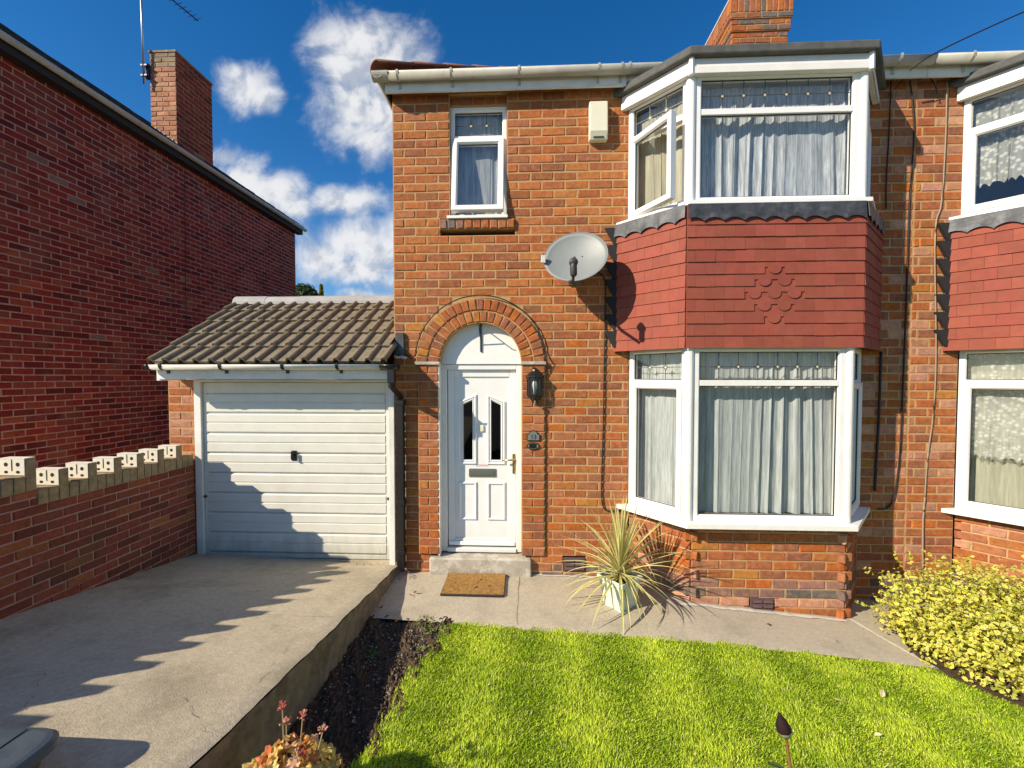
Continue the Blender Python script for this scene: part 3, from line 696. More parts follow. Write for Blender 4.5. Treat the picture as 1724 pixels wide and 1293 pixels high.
def window(parent, P, Q, z0, z1, zt, lead_n, m='upvc', sash=None, glass='glass', transom=.05, fw_=.05, mull=None, sash_glass=None):
    """fixed top light over a lower light; sash: None, 'shut', ('side',deg) hinged at P, ('top',deg)"""
    T, ln = seg(P, Q)
    f = MB(); mitre_frame(f, T, 0, ln, z0, z1, fw_, -.065, .0)
    f.box(fw_-.001, ln-fw_+.001, -.060, -.003, zt-transom/2, zt+transom/2, T)
    w = f.build('window', m, parent, bevel=.003)
    a, b = fw_+.001, ln-fw_-.001
    pane(w, T, a, b, zt+transom/2, z1-fw_, -.03, glass)
    gk = MB(); 
    for (za, zb) in ((zt+transom/2, z1-fw_),)+(((z0+fw_, zt-transom/2),) if not sash else ()):
        frame_bars(gk, T, a, b, za, zb, .007, -.032, -.024)
    gk.build('gasket', 'black_plastic', w)
    if lead_n: leading(w, T, a, b, zt+transom/2, z1-fw_, -.0275, lead_n)
    za, zb = z0+fw_*.55, zt-.004
    if sash is None:
        pane(w, T, a, b, z0+fw_, zt-transom/2, -.03, sash_glass or glass)
    else:
        S = T
        if sash != 'shut':
            kind, deg = sash; c, s_ = math.cos(R(deg)), math.sin(R(deg))
            if kind == 'side':
                hs_ = fw_*.6
                S = lambda s, n, z: T(hs_+(s-hs_)*c-(n)*s_*1.0, (s-hs_)*s_+n*c, z)
            else:
                S = lambda s, n, z: T(s, (zb-z)*s_+n*c, zb-(zb-z)*c+n*s_)
        sa, sb = fw_*.6, ln-fw_*.6
        g_ = MB(); mitre_frame(g_, S, sa, sb, za, zb, .058, -.045, .018, .014); o = g_.build('sash', m, w, bevel=.003)
        pane(w, S, sa+.057, sb-.057, za+.057, zb-.057, -.012, sash_glass or glass)
        gk = MB(); frame_bars(gk, S, sa+.057, sb-.057, za+.057, zb-.057, .006, -.014, -.006); gk.build('gasket', 'black_plastic', w)
        if sash != 'shut' and sash[0] == 'side':
            st_ = MB(); st_.tube([T(.18, -.03, z0+fw_+.01), S(.36, -.03, za+.03)], .006, 6); st_.build('stay', 'brass', w)
    return w
def curtain(name, label, group, P, Q, z0, z1, n, folds, m, amp=.022, lean=.0, s_pad=.0, cat='curtain', hem=None, gather=1.0):
    T, ln = seg(P, Q); ns, nz = 150, 14; V = []
    ph = [random.uniform(0, 6.28) for _ in range(6)]; rnd = random.Random(label)
    for j in range(nz):
        t = j/(nz-1)
        for i in range(ns):
            s = i/(ns-1)
            a = s*folds*2*math.pi+ph[0]+2.4*math.sin(s*4.1+ph[1])+1.5*math.sin(s*13.7+ph[5])+2.2*lean*(1-t)*math.sin(s*6.5+ph[2])
            off = amp*.8*(.55+.45*(1-t))*(.55+.45*math.sin(s*9.3+ph[4]))*(math.sin(a)+.45*math.sin(2.3*a+ph[3])+.25*math.sin(5.1*a+ph[4]))
            zz = z0+(z1-z0)*t
            if hem and j == 0: zz += hem*abs(math.sin(s*math.pi*14))
            V.append(T(-s_pad+(ln+2*s_pad)*s+.012*math.cos(a), n+off, zz))
    mb = MB(); mb.add(V, [(j*ns+i, j*ns+i+1, (j+1)*ns+i+1, (j+1)*ns+i) for j in range(nz-1) for i in range(ns-1)])
    o = mb.build(name, m, smooth=True, recalc=False); return tag(o, label, cat, group)

def bay(parent, mirror, low_sash, up_sash, lead_lo, lead_up, curt):
    X = (lambda p: (7.22-p[0], p[1])) if mirror else (lambda p: p)
    def order(*pts):
        pts = [X(p) for p in pts]; return pts[::-1] if mirror else pts
    lo = order((.955, 0), (1.372, -.49), (2.715, -.49), (3.165, 0))
    upr = order((.93, 0), (1.372, -.455), (2.805, -.455), (3.19, 0))
    zlo = -.0
    # brick apron of the bay
    bb = order((.96, .0), (1.425, -.415), (2.775, -.415), (3.16, .0))
    mo = MB(); it = []
    COB = []; z = .655
    while z > -.30: COB.append((z-.0835, z)); z -= .0835
    for i in range(3):
        P, Q = bb[i], bb[i+1]; d = Vector((Q[0]-P[0], Q[1]-P[1], 0)); ln = d.length; d.normalize(); n = Vector((d.y, -d.x, 0))
        def iv(z0, z1, k, i=i, ln=ln):
            e = .062 if k % 2 else 0.0
            a = -(e if i else 0)+(.0 if i == 0 else .004); b = ln+(e if i < 2 else 0)-(.004 if i < 2 else 0)
            r = [(a, b)]
            if i == 1 and z1 < -.0 and z0 > -.20 and not mirror: r = sub(r, .525, .735)
            return r
        def pb_(k, x, z, i=i):
            if k == 7: return PAL_DARK
            if k == 6 and random.random() < .5: return [((.30, .15, .115), 1)]
            if k == 8: return PAL_PALE
            return PAL_FRONT if i == 1 else PAL_FRONT+PAL_PALE[:1]
        it += lay((P[0], P[1], 0), tuple(d), tuple(n), COB, iv, phase=.03*i, pal=pb_, mortar=mo, d=.08, mdep=.007, back=.1, mi=.05)
    bw = mo.build('bay_wall', 'mortar', parent); place_bricks(bw, it, 'brick', limit=150)
    if not mirror:
        T, ln = seg(bb[1], bb[2]); air_brick(parent, .63, .0, -.087, lambda s, n, z: T(s, -n, z), .20, .145)
    # sills
    def poly_sill(pts, out, z0, z1, name, m):
        o_ = offset(pts, out); i_ = offset(pts, -.10)
        s_ = MB(); poly = o_+i_[::-1]; k = len(o_)
        for a in range(k-1):
            q = [o_[a], o_[a+1], i_[a+1], i_[a]]
            s_.add([(x, y, z0) for x, y in q]+[(x, y, z1-(.010 if j < 2 else 0)) for j, (x, y) in enumerate(q)], [(3, 2, 1, 0), (4, 5, 6, 7), (0, 1, 5, 4), (1, 2, 6, 5), (2, 3, 7, 6), (3, 0, 4, 7)])
        return s_.build(name, m, parent)
    def offset(pts, d):
        nrm = []
        for a, b in zip(pts, pts[1:]):
            v = Vector((b[0]-a[0], b[1]-a[1])).normalized(); nrm.append(Vector((v.y, -v.x)))
        out = []
        for i, p in enumerate(pts):
            p = Vector(p)
            if i == 0 or i == len(pts)-1:
                n = nrm[0] if i == 0 else nrm[-1]; t = d/abs(n.x) if abs(n.x) > .01 else 0
                out.append((p.x+(t if n.x > 0 else -t), p.y))
            else:
                n = (nrm[i-1]+nrm[i]); n = n/n.length_squared*2*1.0; out.append(tuple(p+n*d*.5*1.0*(2/ n.length_squared if False else 1)) if False else tuple(p+(nrm[i-1]+nrm[i]).normalized()*d/((nrm[i-1]+nrm[i]).normalized().dot(nrm[i]))))
        return out
    poly_sill(lo, .085, .655, .705, 'sill', 'upvc_old'); poly_sill(upr, .075, 3.425, 3.468, 'sill', 'upvc')
    # windows
    for lev, pts, z0, z1, zt, lead, sash in (('lo', lo, .700, 2.225, 1.905, lead_lo, low_sash), ('up', upr, 3.462, 4.56, 4.235, lead_up, up_sash)):
        for i in range(3):
            P, Q = Vector(pts[i]), Vector(pts[i+1]); d = (Q-P).normalized()
            a, b = P+d*(.006 if i == 0 else .038), Q-d*(.006 if i == 2 else .038)
            sx = sash[i]
            cnt = lead[i]
            window(parent, tuple(a), tuple(b), z0, z1, zt, cnt, m='upvc_old' if lev == 'lo' else 'upvc', sash=sx)
        for p in pts[1:3]:
            q = MB(); q.lathe([(.0, z0), (.042, z0), (.042, z1), (0, z1)], (p[0], p[1]+.022, 0), 14); q.build('corner_post', 'upvc_old' if lev == 'lo' else 'upvc', parent, smooth=False, bevel=.002)
    # tile hanging
    tp = order((.815, 0), (1.325, -.505), (2.785, -.505), (3.305, 0)); tparts = MB()
    for i in range(3):
        T, ln = seg(tp[i], tp[i+1]); tparts.box(.004, ln-.004, -.06, -.004, 2.215, 3.40, T)
    tpan = tparts.build('tile_hanging', 'soffit_dark', parent)
    G, TW = .1045, .1655
    def tile(i, T, ln, x0, x1, zb, club, top):
        w = x1-x0; h = G+.068; th = .008
        kick = lambda z: .012+.014*(1-(z-zb)/h)+jn*(1 if z < zb+.01 else .3)
        jn = random.uniform(-.0016, .0018)
        zj = random.uniform(-.0014, .0014)
        if club:
            e = .056; bot = [(x0, e), (x0+w*.17, e)]+[(x0+w*.17+w*.66*(.5-.5*math.cos(t)), e-.012-(e-.012)*math.sin(t)) for t in np.linspace(0, math.pi, 9)]+[(x1-w*.17, e), (x1, e)]
        else: bot = [(x0, 0), (x1, 0)]
        out = [(x, zb+z_+zj) for x, z_ in bot]+[(x1, zb+h), (x0, zb+h)]
        mb = MB(); n_ = len(out); c = vary((.275, .068, .043), .10, .05)
        f_ = [T(x, kick(z_), z_) for x, z_ in out]; b_ = [T(x, kick(z_)-th, z_) for x, z_ in out]
        mb.add(f_+b_, [tuple(range(n_)), tuple(range(n_, 2*n_))[::-1]]+[(k, n_+k, n_+(k+1) % n_, (k+1) % n_) for k in range(n_)], c)
        mb.build('tile', 'red_tile', tpan)
    for i in range(3):
        T, ln = seg(tp[i], tp[i+1]); rows_ = 11
        for r in range(rows_):
            zb = 2.205+G*r; off = TW/2 if r % 2 else 0
            if i == 1: off += .5*ln-4*TW-TW/2
            x = off-TW; cuts = [-.004]
            while x < ln-.03:
                if x > .03: cuts.append(x)
                x += TW
            cuts.append(ln+.004)
            for x0, x1 in zip(cuts, cuts[1:]):
                xm = (x0+x1)/2; club = False
                if i == 1:
                    rr = r-2; mid = ln/2-(.0 if not mirror else 0)
                    cnt = {0: 1, 1: 2, 2: 3, 3: 2, 4: 1}.get(rr, 0)
                    if cnt and abs(xm-mid-.0) < cnt*TW/2+.02 and x1-x0 > TW*.9: club = True
                tile(i, T, ln, x0+.0008, x1-.0008, zb, club, r == rows_-1)
    # lead apron with a dressed wavy edge
    for i in range(3):
        T, ln = seg(tp[i], tp[i+1]); m_ = MB(); npt = 90; A = []; B = []
        for k in range(npt+1):
            s = ln*k/npt; wv = abs(math.sin(math.pi*(s/TW+.2)))**.6
            A.append(T(s, .040+.002*math.sin(s*40), 3.272+.040*wv if i != 1 else 3.270+.036*wv)); B.append(T(s, .030, 3.425))
        m_.strip(A, B); m_.build('lead_apron', 'lead', parent, solid=.004, recalc=False)
    # thin dark wedges at each second course along the left tile edge
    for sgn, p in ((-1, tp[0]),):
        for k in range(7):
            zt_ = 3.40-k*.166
            m_ = MB(); m_.extrude([(p[0]+sgn*.105, -.004, zt_), (p[0]-sgn*.03, -.004, zt_), (p[0]-sgn*.03, -.004, zt_-.162), (p[0]+sgn*.012, -.004, zt_-.162)], (0, -.035, 0)); m_.build('dark_wedge', 'soffit_dark', parent)
    # flat felt roof with white fascia
    fa = order((.875, 0), (1.352, -.485), (2.825, -.485), (3.245, 0))
    for i in range(3):
        T, ln = seg(fa[i], fa[i+1]); m_ = MB(); m_.box(-.012*(i == 1), ln+.012*(i == 1), -.03, .010+.002*(i == 1), 4.525, 4.655, T); m_.box(-.012*(i == 1), ln+.012*(i == 1), .012, .022+.002*(i == 1), 4.525, 4.585, T); m_.build('bay_fascia', 'upvc_old', parent, bevel=.004)
    for p in fa[1:3]:
        m_ = MB(); m_.tube([(p[0], p[1]-.012, 4.518), (p[0], p[1]-.012, 4.66)], .026, 6); m_.build('fascia_corner', 'upvc', parent)
    m_ = MB(); inner = offset(fa, -.02); m_.extrude([(x, y, 4.56) for x, y in inner], (0, 0, .012)); m_.build('bay_soffit', 'white_paint', parent)
    ro = offset(fa, .065); m_ = MB(); m_.extrude([(x, y, 4.655) for x, y in ro], (0, 0, .075)); m_.build('bay_roof', 'felt', parent, bevel=.012)
    return lo, upr
LO, UP = bay(house, False, ['shut', None, 'shut'], [('side', 17), None, 'shut'], [2, 6, 2], [2, 6, 2], None)
LO2, UP2 = bay(nextdoor, True, ['shut', None, 'shut'], ['shut', None, 'shut'], [0, 0, 0], [0, 0, 0], None)
G_ = 'net curtains in the bay'
curtain('net_curtain', 'white net curtain filling the wide front light of the lower bay window', G_, LO[1], LO[2], .74, 2.20, -.115, 13, 'net_voile', .030, 1.2)
curtain('net_curtain', 'white net curtain in the left splayed light of the lower bay', G_, LO[0], LO[1], .74, 2.20, -.115, 5, 'net_voile', .024, .9)
curtain('net_curtain', 'white net curtain in the narrow right splayed light of the lower bay', G_, LO[2], LO[3], .74, 2.20, -.115, 5, 'net_voile', .024, .9)
curtain('net_curtain', 'streaky white net curtain filling the wide front light of the upper bay', G_, UP[1], UP[2], 3.50, 4.50, -.115, 14, 'net_streak', .024, .7)
curtain('net_curtain', 'net curtain behind the open left sash of the upper bay', G_, UP[0], UP[1], 3.50, 4.50, -.115, 5, 'net_cream', .02, .7)
curtain('net_curtain', 'net curtain in the narrow right splayed light of the upper bay', G_, UP[2], UP[3], 3.50, 4.50, -.115, 5, 'net_streak', .02, .7)
G2_ = 'lace curtains next door'
curtain('lace_curtain', 'flowered lace curtain with scalloped hem in next door lower bay', G2_, LO2[0], LO2[1], 1.18, 2.20, -.11, 5, 'net_lace', .018, .4, hem=.035)
curtain('lace_curtain', 'flowered lace curtain with scalloped hem in next door upper bay', G2_, UP2[0], UP2[1], 3.72, 4.50, -.11, 6, 'net_lace', .018, .4, hem=.035)
curtain('drape', 'cream drape behind the lace in next door lower bay', G2_, LO2[0], LO2[1], .72, 2.20, -.20, 3, 'net_cream', .02, .4)
# small first-floor window, top-hung sash pushed open
wv_ = window(house, (-.815, .055), (-.250, .055), 3.545, 4.640, 4.335, 2, sash=('top', 9), sash_glass='glass_reflecting', fw_=.045)
m_ = MB(); m_.box(-.835, -.235, -.045, .06, 3.515, 3.543); m_.build('sill', 'upvc', house, bevel=.004)
curtain('net_curtain', 'plain white net curtain in the small window over the garage side', None, (-.78, .055), (-.28, .055), 3.56, 4.60, -.085, 4, 'net_voile', .02, .5)

# ---- front door
DY, DX, DZ = .135, -.512, .205
m_ = MB()
T = lambda s, n, z: (s, DY-n, z)
m_.box(-.926, -.87, -.06, .045, .15, 2.085, T); m_.box(-.156, -.099, -.06, .045, .15, 2.085, T); m_.box(-.87, -.156, -.06, .045, 2.03, 2.085, T); m_.box(-.87, -.156, -.06, .06, .15, .19, T)
dfr = m_.build('door_frame', 'door_white', house, bevel=.006)
m_ = MB(); m_.box(-.94, -.924, -.10, .155, .15, 2.08, lambda s, n, z: (s, DY-n-.0, z)); m_.build('door_reveal', 'white_paint', house)
D = lambda s, n, z: (DX+s, DY-n, DZ+z)
LW, LH = .352, 1.825
m_ = MB(); m_.box(-LW, LW, -.05, .0, -.01, LH, D)
door = m_.build('door', 'door_white', house, bevel=.004)
m_ = MB()
for a, b, c, d in ((-LW, -.285, 0, LH), (.285, LW, 0, LH), (-.285, .285, LH-.075, LH), (-.285, .285, 0, .075)): m_.box(a, b, .0005, .014, c, d, D)
m_.build('stile', 'door_white', door, bevel=.007)
m_ = MB(); m_.box(-LW+.01, LW-.01, .0145, .034, .005, .045, D); m_.build('weather_bar', 'upvc', door, bevel=.008)
def moulding(poly, w=.030, h=.016):
    c = Vector((sum(p[0] for p in poly)/len(poly), sum(p[1] for p in poly)/len(poly))); n = len(poly)
    def inset(k):
        out = []
        for i in range(n):
            a, b, d = Vector(poly[i-1]), Vector(poly[i]), Vector(poly[(i+1) % n])
            e1, e2 = (b-a).normalized(), (d-b).normalized(); n1, n2 = Vector((-e1.y, e1.x)), Vector((-e2.y, e2.x)); bi = (n1+n2).normalized(); out.append(b+bi*k/max(.3, bi.dot(n1)))
        return out
    mb = MB(); Rg = [(0, 0), (w*.2, h*.7), (w*.5, h), (w*.8, h*.55), (w, -.002)]
    vs_ = [D(p.x, hh, p.y) for k, hh in Rg for p in inset(k)]
    mb.add(vs_, [(r*n+i, r*n+(i+1) % n, (r+1)*n+(i+1) % n, (r+1)*n+i) for r in range(len(Rg)-1) for i in range(n)])
    mb.build('moulding', 'door_white', door, smooth=False)
for sg in (-1, 1):
    q = [(.052, .843), (.246, .843), (.246, 1.500), (.052, 1.575)]; q2 = [(.100, .898), (.190, .898), (.190, 1.465), (.100, 1.508)]
    q3 = [(.052, .262), (.246, .262), (.246, .664), (.052, .664)]
    f = lambda P: [(sg*x, z) for x, z in (P if sg > 0 else P[::-1])]
    moulding(f(q)); moulding(f(q3))
    q4 = [(.080, .872), (.216, .872), (.216, 1.483), (.080, 1.540)]
    moulding(f(q4), .020, .010)
    m_ = MB(); m_.extrude([(x, .001, z) for x, z in f(q2)], (0, .005, 0), D); m_.build('glass_light', 'glass_black', door)
    m_ = MB(); m_.extrude([(x, .0005, z) for x, z in f(q2)], (0, .0003, 0), D); m_.build('glass_backing', 'hole_dark', door)
m_ = MB(); m_.box(-.021, .021, .0, .016, 1.185, 1.255, D); m_.build('spyhole_knocker', 'cream_plastic', door, bevel=.008)
m_ = MB(); m_.box(-.138, .145, .0, .010, .714, .802, D); lb = m_.build('letterbox', 'steel', door, bevel=.006)
m_ = MB(); m_.box(-.118, .125, .0105, .016, .733, .783, D); m_.build('letter_flap', 'steel', lb, bevel=.004)
m_ = MB(); m_.box(.316, .345, .0145, .024, .755, .962, D); hd = m_.build('handle', 'brass', door, bevel=.006)
m_ = MB(); m_.tube([D(.330, .02, .905), D(.330, .055, .905), D(.315, .062, .904), D(.215, .062, .898)], [.009, .009, .009, .0075], 10); m_.build('lever', 'brass', hd, smooth=True)
m_ = MB(); m_.lathe([(0, .025), (.012, .025), (.012, .034), (0, .034)], None, 12, lambda x, y, z: D(.330+x, z, .815+y)); m_.build('keyhole', 'brass', hd)
m_ = MB(); m_.lathe([(.009, 0), (.012, 0)], None, 16, lambda x, y, z: D(-.052+x, .0012, .832+y))
for k in range(9): m_.add([D(-.034+k*.0115, .0012, .834), D(-.026+k*.0115, .0012, .834), D(-.026+k*.0115, .0012, .842), D(-.034+k*.0115, .0012, .842)], [(0, 1, 2, 3)]); m_.add([D(-.034+k*.0115, .0012, .824), D(-.027+k*.0115, .0012, .824), D(-.027+k*.0115, .0012, .828), D(-.034+k*.0115, .0012, .828)], [(0, 1, 2, 3)])
m_.build('sticker', 'sticker_red', door, recalc=False)
# tympanum panel under the arch
m_ = MB(); m_.extrude([(ACX+.409*math.cos(math.pi*k/40), .075, 2.088+.409*math.sin(math.pi*k/40)) for k in range(41)], (0, .05, 0)); m_.build('arch_panel', 'render_white', house)
# doorstep
m_ = MB(); m_.box(-1.028, -.002, -.055, .20, -.08, .135); m_.build('doorstep', 'step_stone', house, bevel=.014, bseg=3)

# hanging-basket bracket over the door
br = thing('wall_bracket', (-.515, .07, 2.48), 'thin black iron bracket hanging from the top of the door arch', 'bracket')
m_ = MB(); m_.box(-.522, -.506, .062, .0735, 2.21, 2.50); m_.build('back_plate', 'black_metal', br, bevel=.002)
m_ = MB(); m_.tube([(-.514, .065, 2.47), (-.516, -.02, 2.475), (-.517, -.14, 2.475), (-.517, -.16, 2.49)], .006, 8); m_.build('arm', 'black_metal', br, smooth=True)
m_ = MB(); m_.tube([(-.514, .066, 2.29), (-.516, -.08, 2.465)], .005, 8); m_.build('brace', 'black_metal', br, smooth=True)

# ================================================================== garage
gar = thing('garage', (-2.5, 0, .08), 'small attached garage with ribbed white up-and-over door and brown tiled roof', 'garage')
mo = MB(); GF = .0
it = lay((-3.76, GF, 0), (1, 0, 0), (0, -1, 0), [(.10+.083*k, .183+.083*k) for k in range(22)], lambda a, b, k: [(0, .302)], phase=.02, pal=lambda k, x, z: PAL_PALE+PAL_FRONT[:2], mortar=mo, back=.2)
mo.box(-3.755, -3.65, .21, 2.2, -.2, 1.93); mo.box(-3.64, -1.39, 2.1, 2.2, -.2, 1.93)
mo.box(-3.457, -1.39, .10, .2, 1.935, 2.02)
gw = mo.build('garage_wall', 'mortar', gar); place_bricks(gw, it, 'brick')
m_ = MB(); m_.box(-3.458, -3.386, -.035, .06, .085, 1.930); m_.box(-1.437, -1.379, -.035, .06, .045, 1.930); m_.box(-3.386, -1.437, -.035, .06, 1.905, 1.930); m_.build('door_jamb', 'white_paint', gar, bevel=.004)
m_ = MB(); m_.box(-3.383, -1.440, .012, .03, .085, 1.903); gd = m_.build('garage_door', 'garage_paint', gar)
m_ = MB(); m_.box(-3.380, -3.345, -.006, .0115, .09, 1.90); m_.box(-1.478, -1.443, -.006, .0115, .09, 1.90); m_.box(-3.345, -1.478, -.006, .0115, 1.79, 1.90); m_.box(-3.345, -1.478, -.006, .0115, .09, .135); m_.build('edge_frame', 'garage_paint', gd, bevel=.004)
z0 = .137; ph = (1.788-.137)/8
for k in range(8):
    a = z0+ph*k; b = a+ph; h = ph
    prof = [(.010, a+.002), (-.004, a+.012), (-.010, a+.020), (-.010, a+h*.50), (-.002, a+h*.52), (-.002, a+h*.56), (-.010, a+h*.585), (-.010, a+h-.016), (.002, a+h-.003), (.0105, a+h-.002)]
    m_ = MB(); m_.strip([(-3.344, y, z) for y, z in prof], [(-1.479, y, z) for y, z in prof]); m_.build('panel', 'garage_paint', gd, recalc=False)
m_ = MB(); m_.box(-2.452, -2.398, -.018, -.0105, 1.10, 1.205); hh = m_.build('garage_handle', 'black_plastic', gd, bevel=.006)
m_ = MB(); m_.tube([(-2.425, -.015, 1.165), (-2.425, -.045, 1.165)], .009, 8); m_.box(-2.437, -2.413, -.055, -.045, 1.12, 1.20); m_.build('grip', 'black_plastic', hh)
for x in (-3.372, -1.452):
    m_ = MB(); m_.lathe([(0, .02), (.013, .016), (.015, 0)], None, 12, lambda a, b, c, x=x: (x+a, -.007-c, .72+b)); m_.build('bolt', 'dark_grey_plastic', gd)
m_ = MB(); m_.box(-3.46, -1.37, -.03, .5, -.2, .083); m_.build('threshold', 'concrete', gar)
# fascia, soffit, gutter
m_ = MB(); m_.box(-3.615, -1.345, -.285, -.262, 1.935, 2.045); m_.build('fascia', 'white_paint', gar, bevel=.003)
m_ = MB(); m_.box(-3.56, -1.395, -.262, -.002, 1.945, 1.957); m_.build('soffit', 'white_paint', gar)
m_ = MB(); m_.box(-3.635, -3.572, -.27, .0, 1.922, 2.03); m_.build('box_end', 'upvc', gar)
def gut(x0, x1, cy, cz, r, m, parent, name='gutter'):
    prof = [(cy+r*math.cos(t), cz+r*.95*math.sin(t)) for t in np.linspace(math.pi, 2*math.pi, 13)]
    g_ = MB(); g_.strip([(x0, a, b) for a, b in prof], [(x1, a, b) for a, b in prof]); return g_.build(name, m, parent, smooth=True, solid=.004)
gg = gut(-3.62, -1.345, -.337, 2.072, .05, 'gutter_white', gar)
gut(-3.655, -3.615, -.337, 2.073, .054, 'black_plastic', gg, 'gutter_stop')
gut(-1.40, -1.235, -.337, 2.072, .055, 'black_plastic', gg, 'gutter_outlet')
m_ = MB(); m_.add([(-3.655, -.337+.054*math.cos(t), 2.073+.051*math.sin(t)) for t in np.linspace(math.pi, 2*math.pi, 13)], [tuple(range(13))]); m_.build('stop_end', 'black_plastic', gg, solid=.004)
for bx in (-3.50, -2.92, -2.32, -1.80):
    q = [(-.337+.056*math.cos(t), 2.072+.054*math.sin(t)) for t in np.linspace(math.pi*.93, 2*math.pi*1.02, 11)]
    b_ = MB(); b_.strip([(bx-.014, a, b) for a, b in q], [(bx+.014, a, b) for a, b in q]); b_.box(bx-.014, bx+.014, -.293, -.286, 1.99, 2.06); b_.build('gutter_bracket', 'black_plastic', gg, solid=.003)
m_ = MB(); m_.box(-1.335, -1.270, -.370, -.305, 1.90, 2.03)
pp = [((-1.303, -.337, 1.91), (-1.303, -.337, 1.84)), ]
m_.tube([(-1.303, -.337, 1.92), (-1.303, -.330, 1.86), (-1.303, -.13, 1.79), (-1.303, -.065, 1.75), (-1.303, -.065, 1.70)], .036, 4)
dp = m_.build('downpipe', 'black_plastic', gar, bevel=.004)
for a, b, w in ((.03, .70, .034), (.70, 1.72, .033)):
    m_ = MB(); m_.box(-1.303-w, -1.303+w, -.065-w, -.065+w, a, b); m_.build('pipe_length', 'black_plastic', dp, bevel=.006)
for zz in (.70, 1.70, .20):
    m_ = MB(); m_.box(-1.303-.040, -1.303+.040, -.065-.040, -.022, zz-.022, zz+.022); m_.build('pipe_clip', 'black_plastic', dp, bevel=.004)
m_ = MB(); m_.box(-1.365, -1.275, -.03, -.002, 2.165, 2.40); m_.build('flashing_block', 'lead', gar, bevel=.006)
m_ = MB()
for k in range(9): clod(m_, (-1.36+.013*k, -.04+random.uniform(-.01, .0), 2.155+random.uniform(-.012, .012)), .018, None)
m_.build('mortar_lump', 'line_white', gar)
# roof: double-roll concrete tiles, each laid singly
EY, EZ2, RY, RZ = -.335, 2.085, .945, 2.885
ang = math.atan2(RZ-EZ2, RY-EY); Lr = math.hypot(RZ-EZ2, RY-EY)
m_ = MB(); m_.add([(-3.63, EY+.02, EZ2-.015), (-1.386, EY+.02, EZ2-.015), (-1.386, RY, RZ-.03), (-3.63, RY, RZ-.03), (-1.386, 2*RY-EY, EZ2), (-3.63, 2*RY-EY, EZ2)], [(0, 1, 2, 3), (3, 2, 4, 5)]); 
m_.add([(-3.60, .0, 1.95), (-3.60, EY+.05, 2.06), (-3.60, RY, RZ-.04), (-3.60, 2*RY, 2.06), (-3.60, 2*RY, 1.95)], [(0, 1, 2, 3, 4)])
groof = m_.build('garage_roof', 'roof_tile', gar)
def tile_mesh(w):
    xs_ = []; ncol = 2
    prof = []
    for c in range(ncol):
        b = c*w/ncol
        prof += [(b, .004)]+[(b+.027-.027*math.cos(t), .004+.034*math.sin(t)) for t in np.linspace(.25, math.pi-.25, 6)]+[(b+.056, .004), (b+w/ncol-.012, .000)]
    prof.append((w, .003)); return prof
PT = tile_mesh(.298); gauge = Lr/5.0; TL = gauge+.075
me = None
ca_, sa_ = math.cos(ang), math.sin(ang)
rows_ = 5
for r in range(rows_):
    for c in range(9):
        x0 = -3.645+.3*c; wcut = min(.298, (-1.372 if r else -1.275)-x0)
        if wcut < .03: continue
        pr = [p for p in PT if p[0] <= wcut+1e-6]
        lift = .030; n_ = len(pr); jx, jz = random.uniform(-.002, .002), random.uniform(-.003, .003)
        def tp_(x, s, h): return (x0+x+jx, EY+s*ca_-h*sa_, EZ2+s*sa_+h*ca_+jz)
        s0 = r*gauge-.012; s1 = s0+TL
        if r == rows_-1: s1 = Lr-.02
        A = [tp_(x, s0, h+lift) for x, h in pr]; B = [tp_(x, s1, h) for x, h in pr]; Cc = [tp_(x, s0+.004, h+lift-.024) for x, h in pr]
        mb = MB(); mb.strip(A, B); mb.strip(Cc, A)
        mb.build('roof_tile', 'roof_tile', groof, smooth=False, recalc=False)
for k in range(6):
    x0 = -3.65+.405*k; x1 = min(x0+.403, -1.385); jz = random.uniform(-.004, .004); rr = .105
    A = [(x0, RY+rr*math.cos(t), RZ-.045+jz+rr*math.sin(t)) for t in np.linspace(math.pi, 0, 11)]; B = [(x1, a[1], a[2]) for a in A]
    mb = MB(); mb.strip(A, B); mb.add(A, [tuple(range(11))]); mb.build('ridge_tile', 'ridge_white', groof, smooth=False, recalc=False, solid=.012)
for r in range(rows_):
    m_ = MB(); clod(m_, (-3.648, EY+(r+.95)*gauge*ca_, EZ2+(r+.95)*gauge*sa_), .022, None); clod(m_, (-3.642, EY+(r+.8)*gauge*ca_, EZ2+(r+.8)*gauge*sa_-.01), .02, None); m_.build('verge_mortar', 'line_white', groof)

# ================================================================== boundary wall
bwall = thing('boundary_wall', (-3.56, -2, .3), 'low red brick boundary wall with toothed pale coping along the driveway', 'wall')
XF, XB = -3.47, -3.635
BH, BL = .0690, .2085
mo = MB()
def b_iv(z0, z1, k):
    return [(0, 4.2)] if z1 <= 1.056 else [(0, 2.80)]
cz = [(1.055-BH*(k+1), 1.055-BH*k) for k in range(16)][::-1]+[(1.055, 1.112), (1.112, 1.168)]
it = lay((XF, -4.23, 0), (0, 1, 0), (1, 0, 0), cz, b_iv, length=BL, gap=.010, phase=.03, pal=lambda k, x, z: PAL_LOW, mortar=mo, back=.16, mdep=.007)
bw = mo.build('brickwork', 'mortar_grey', bwall)
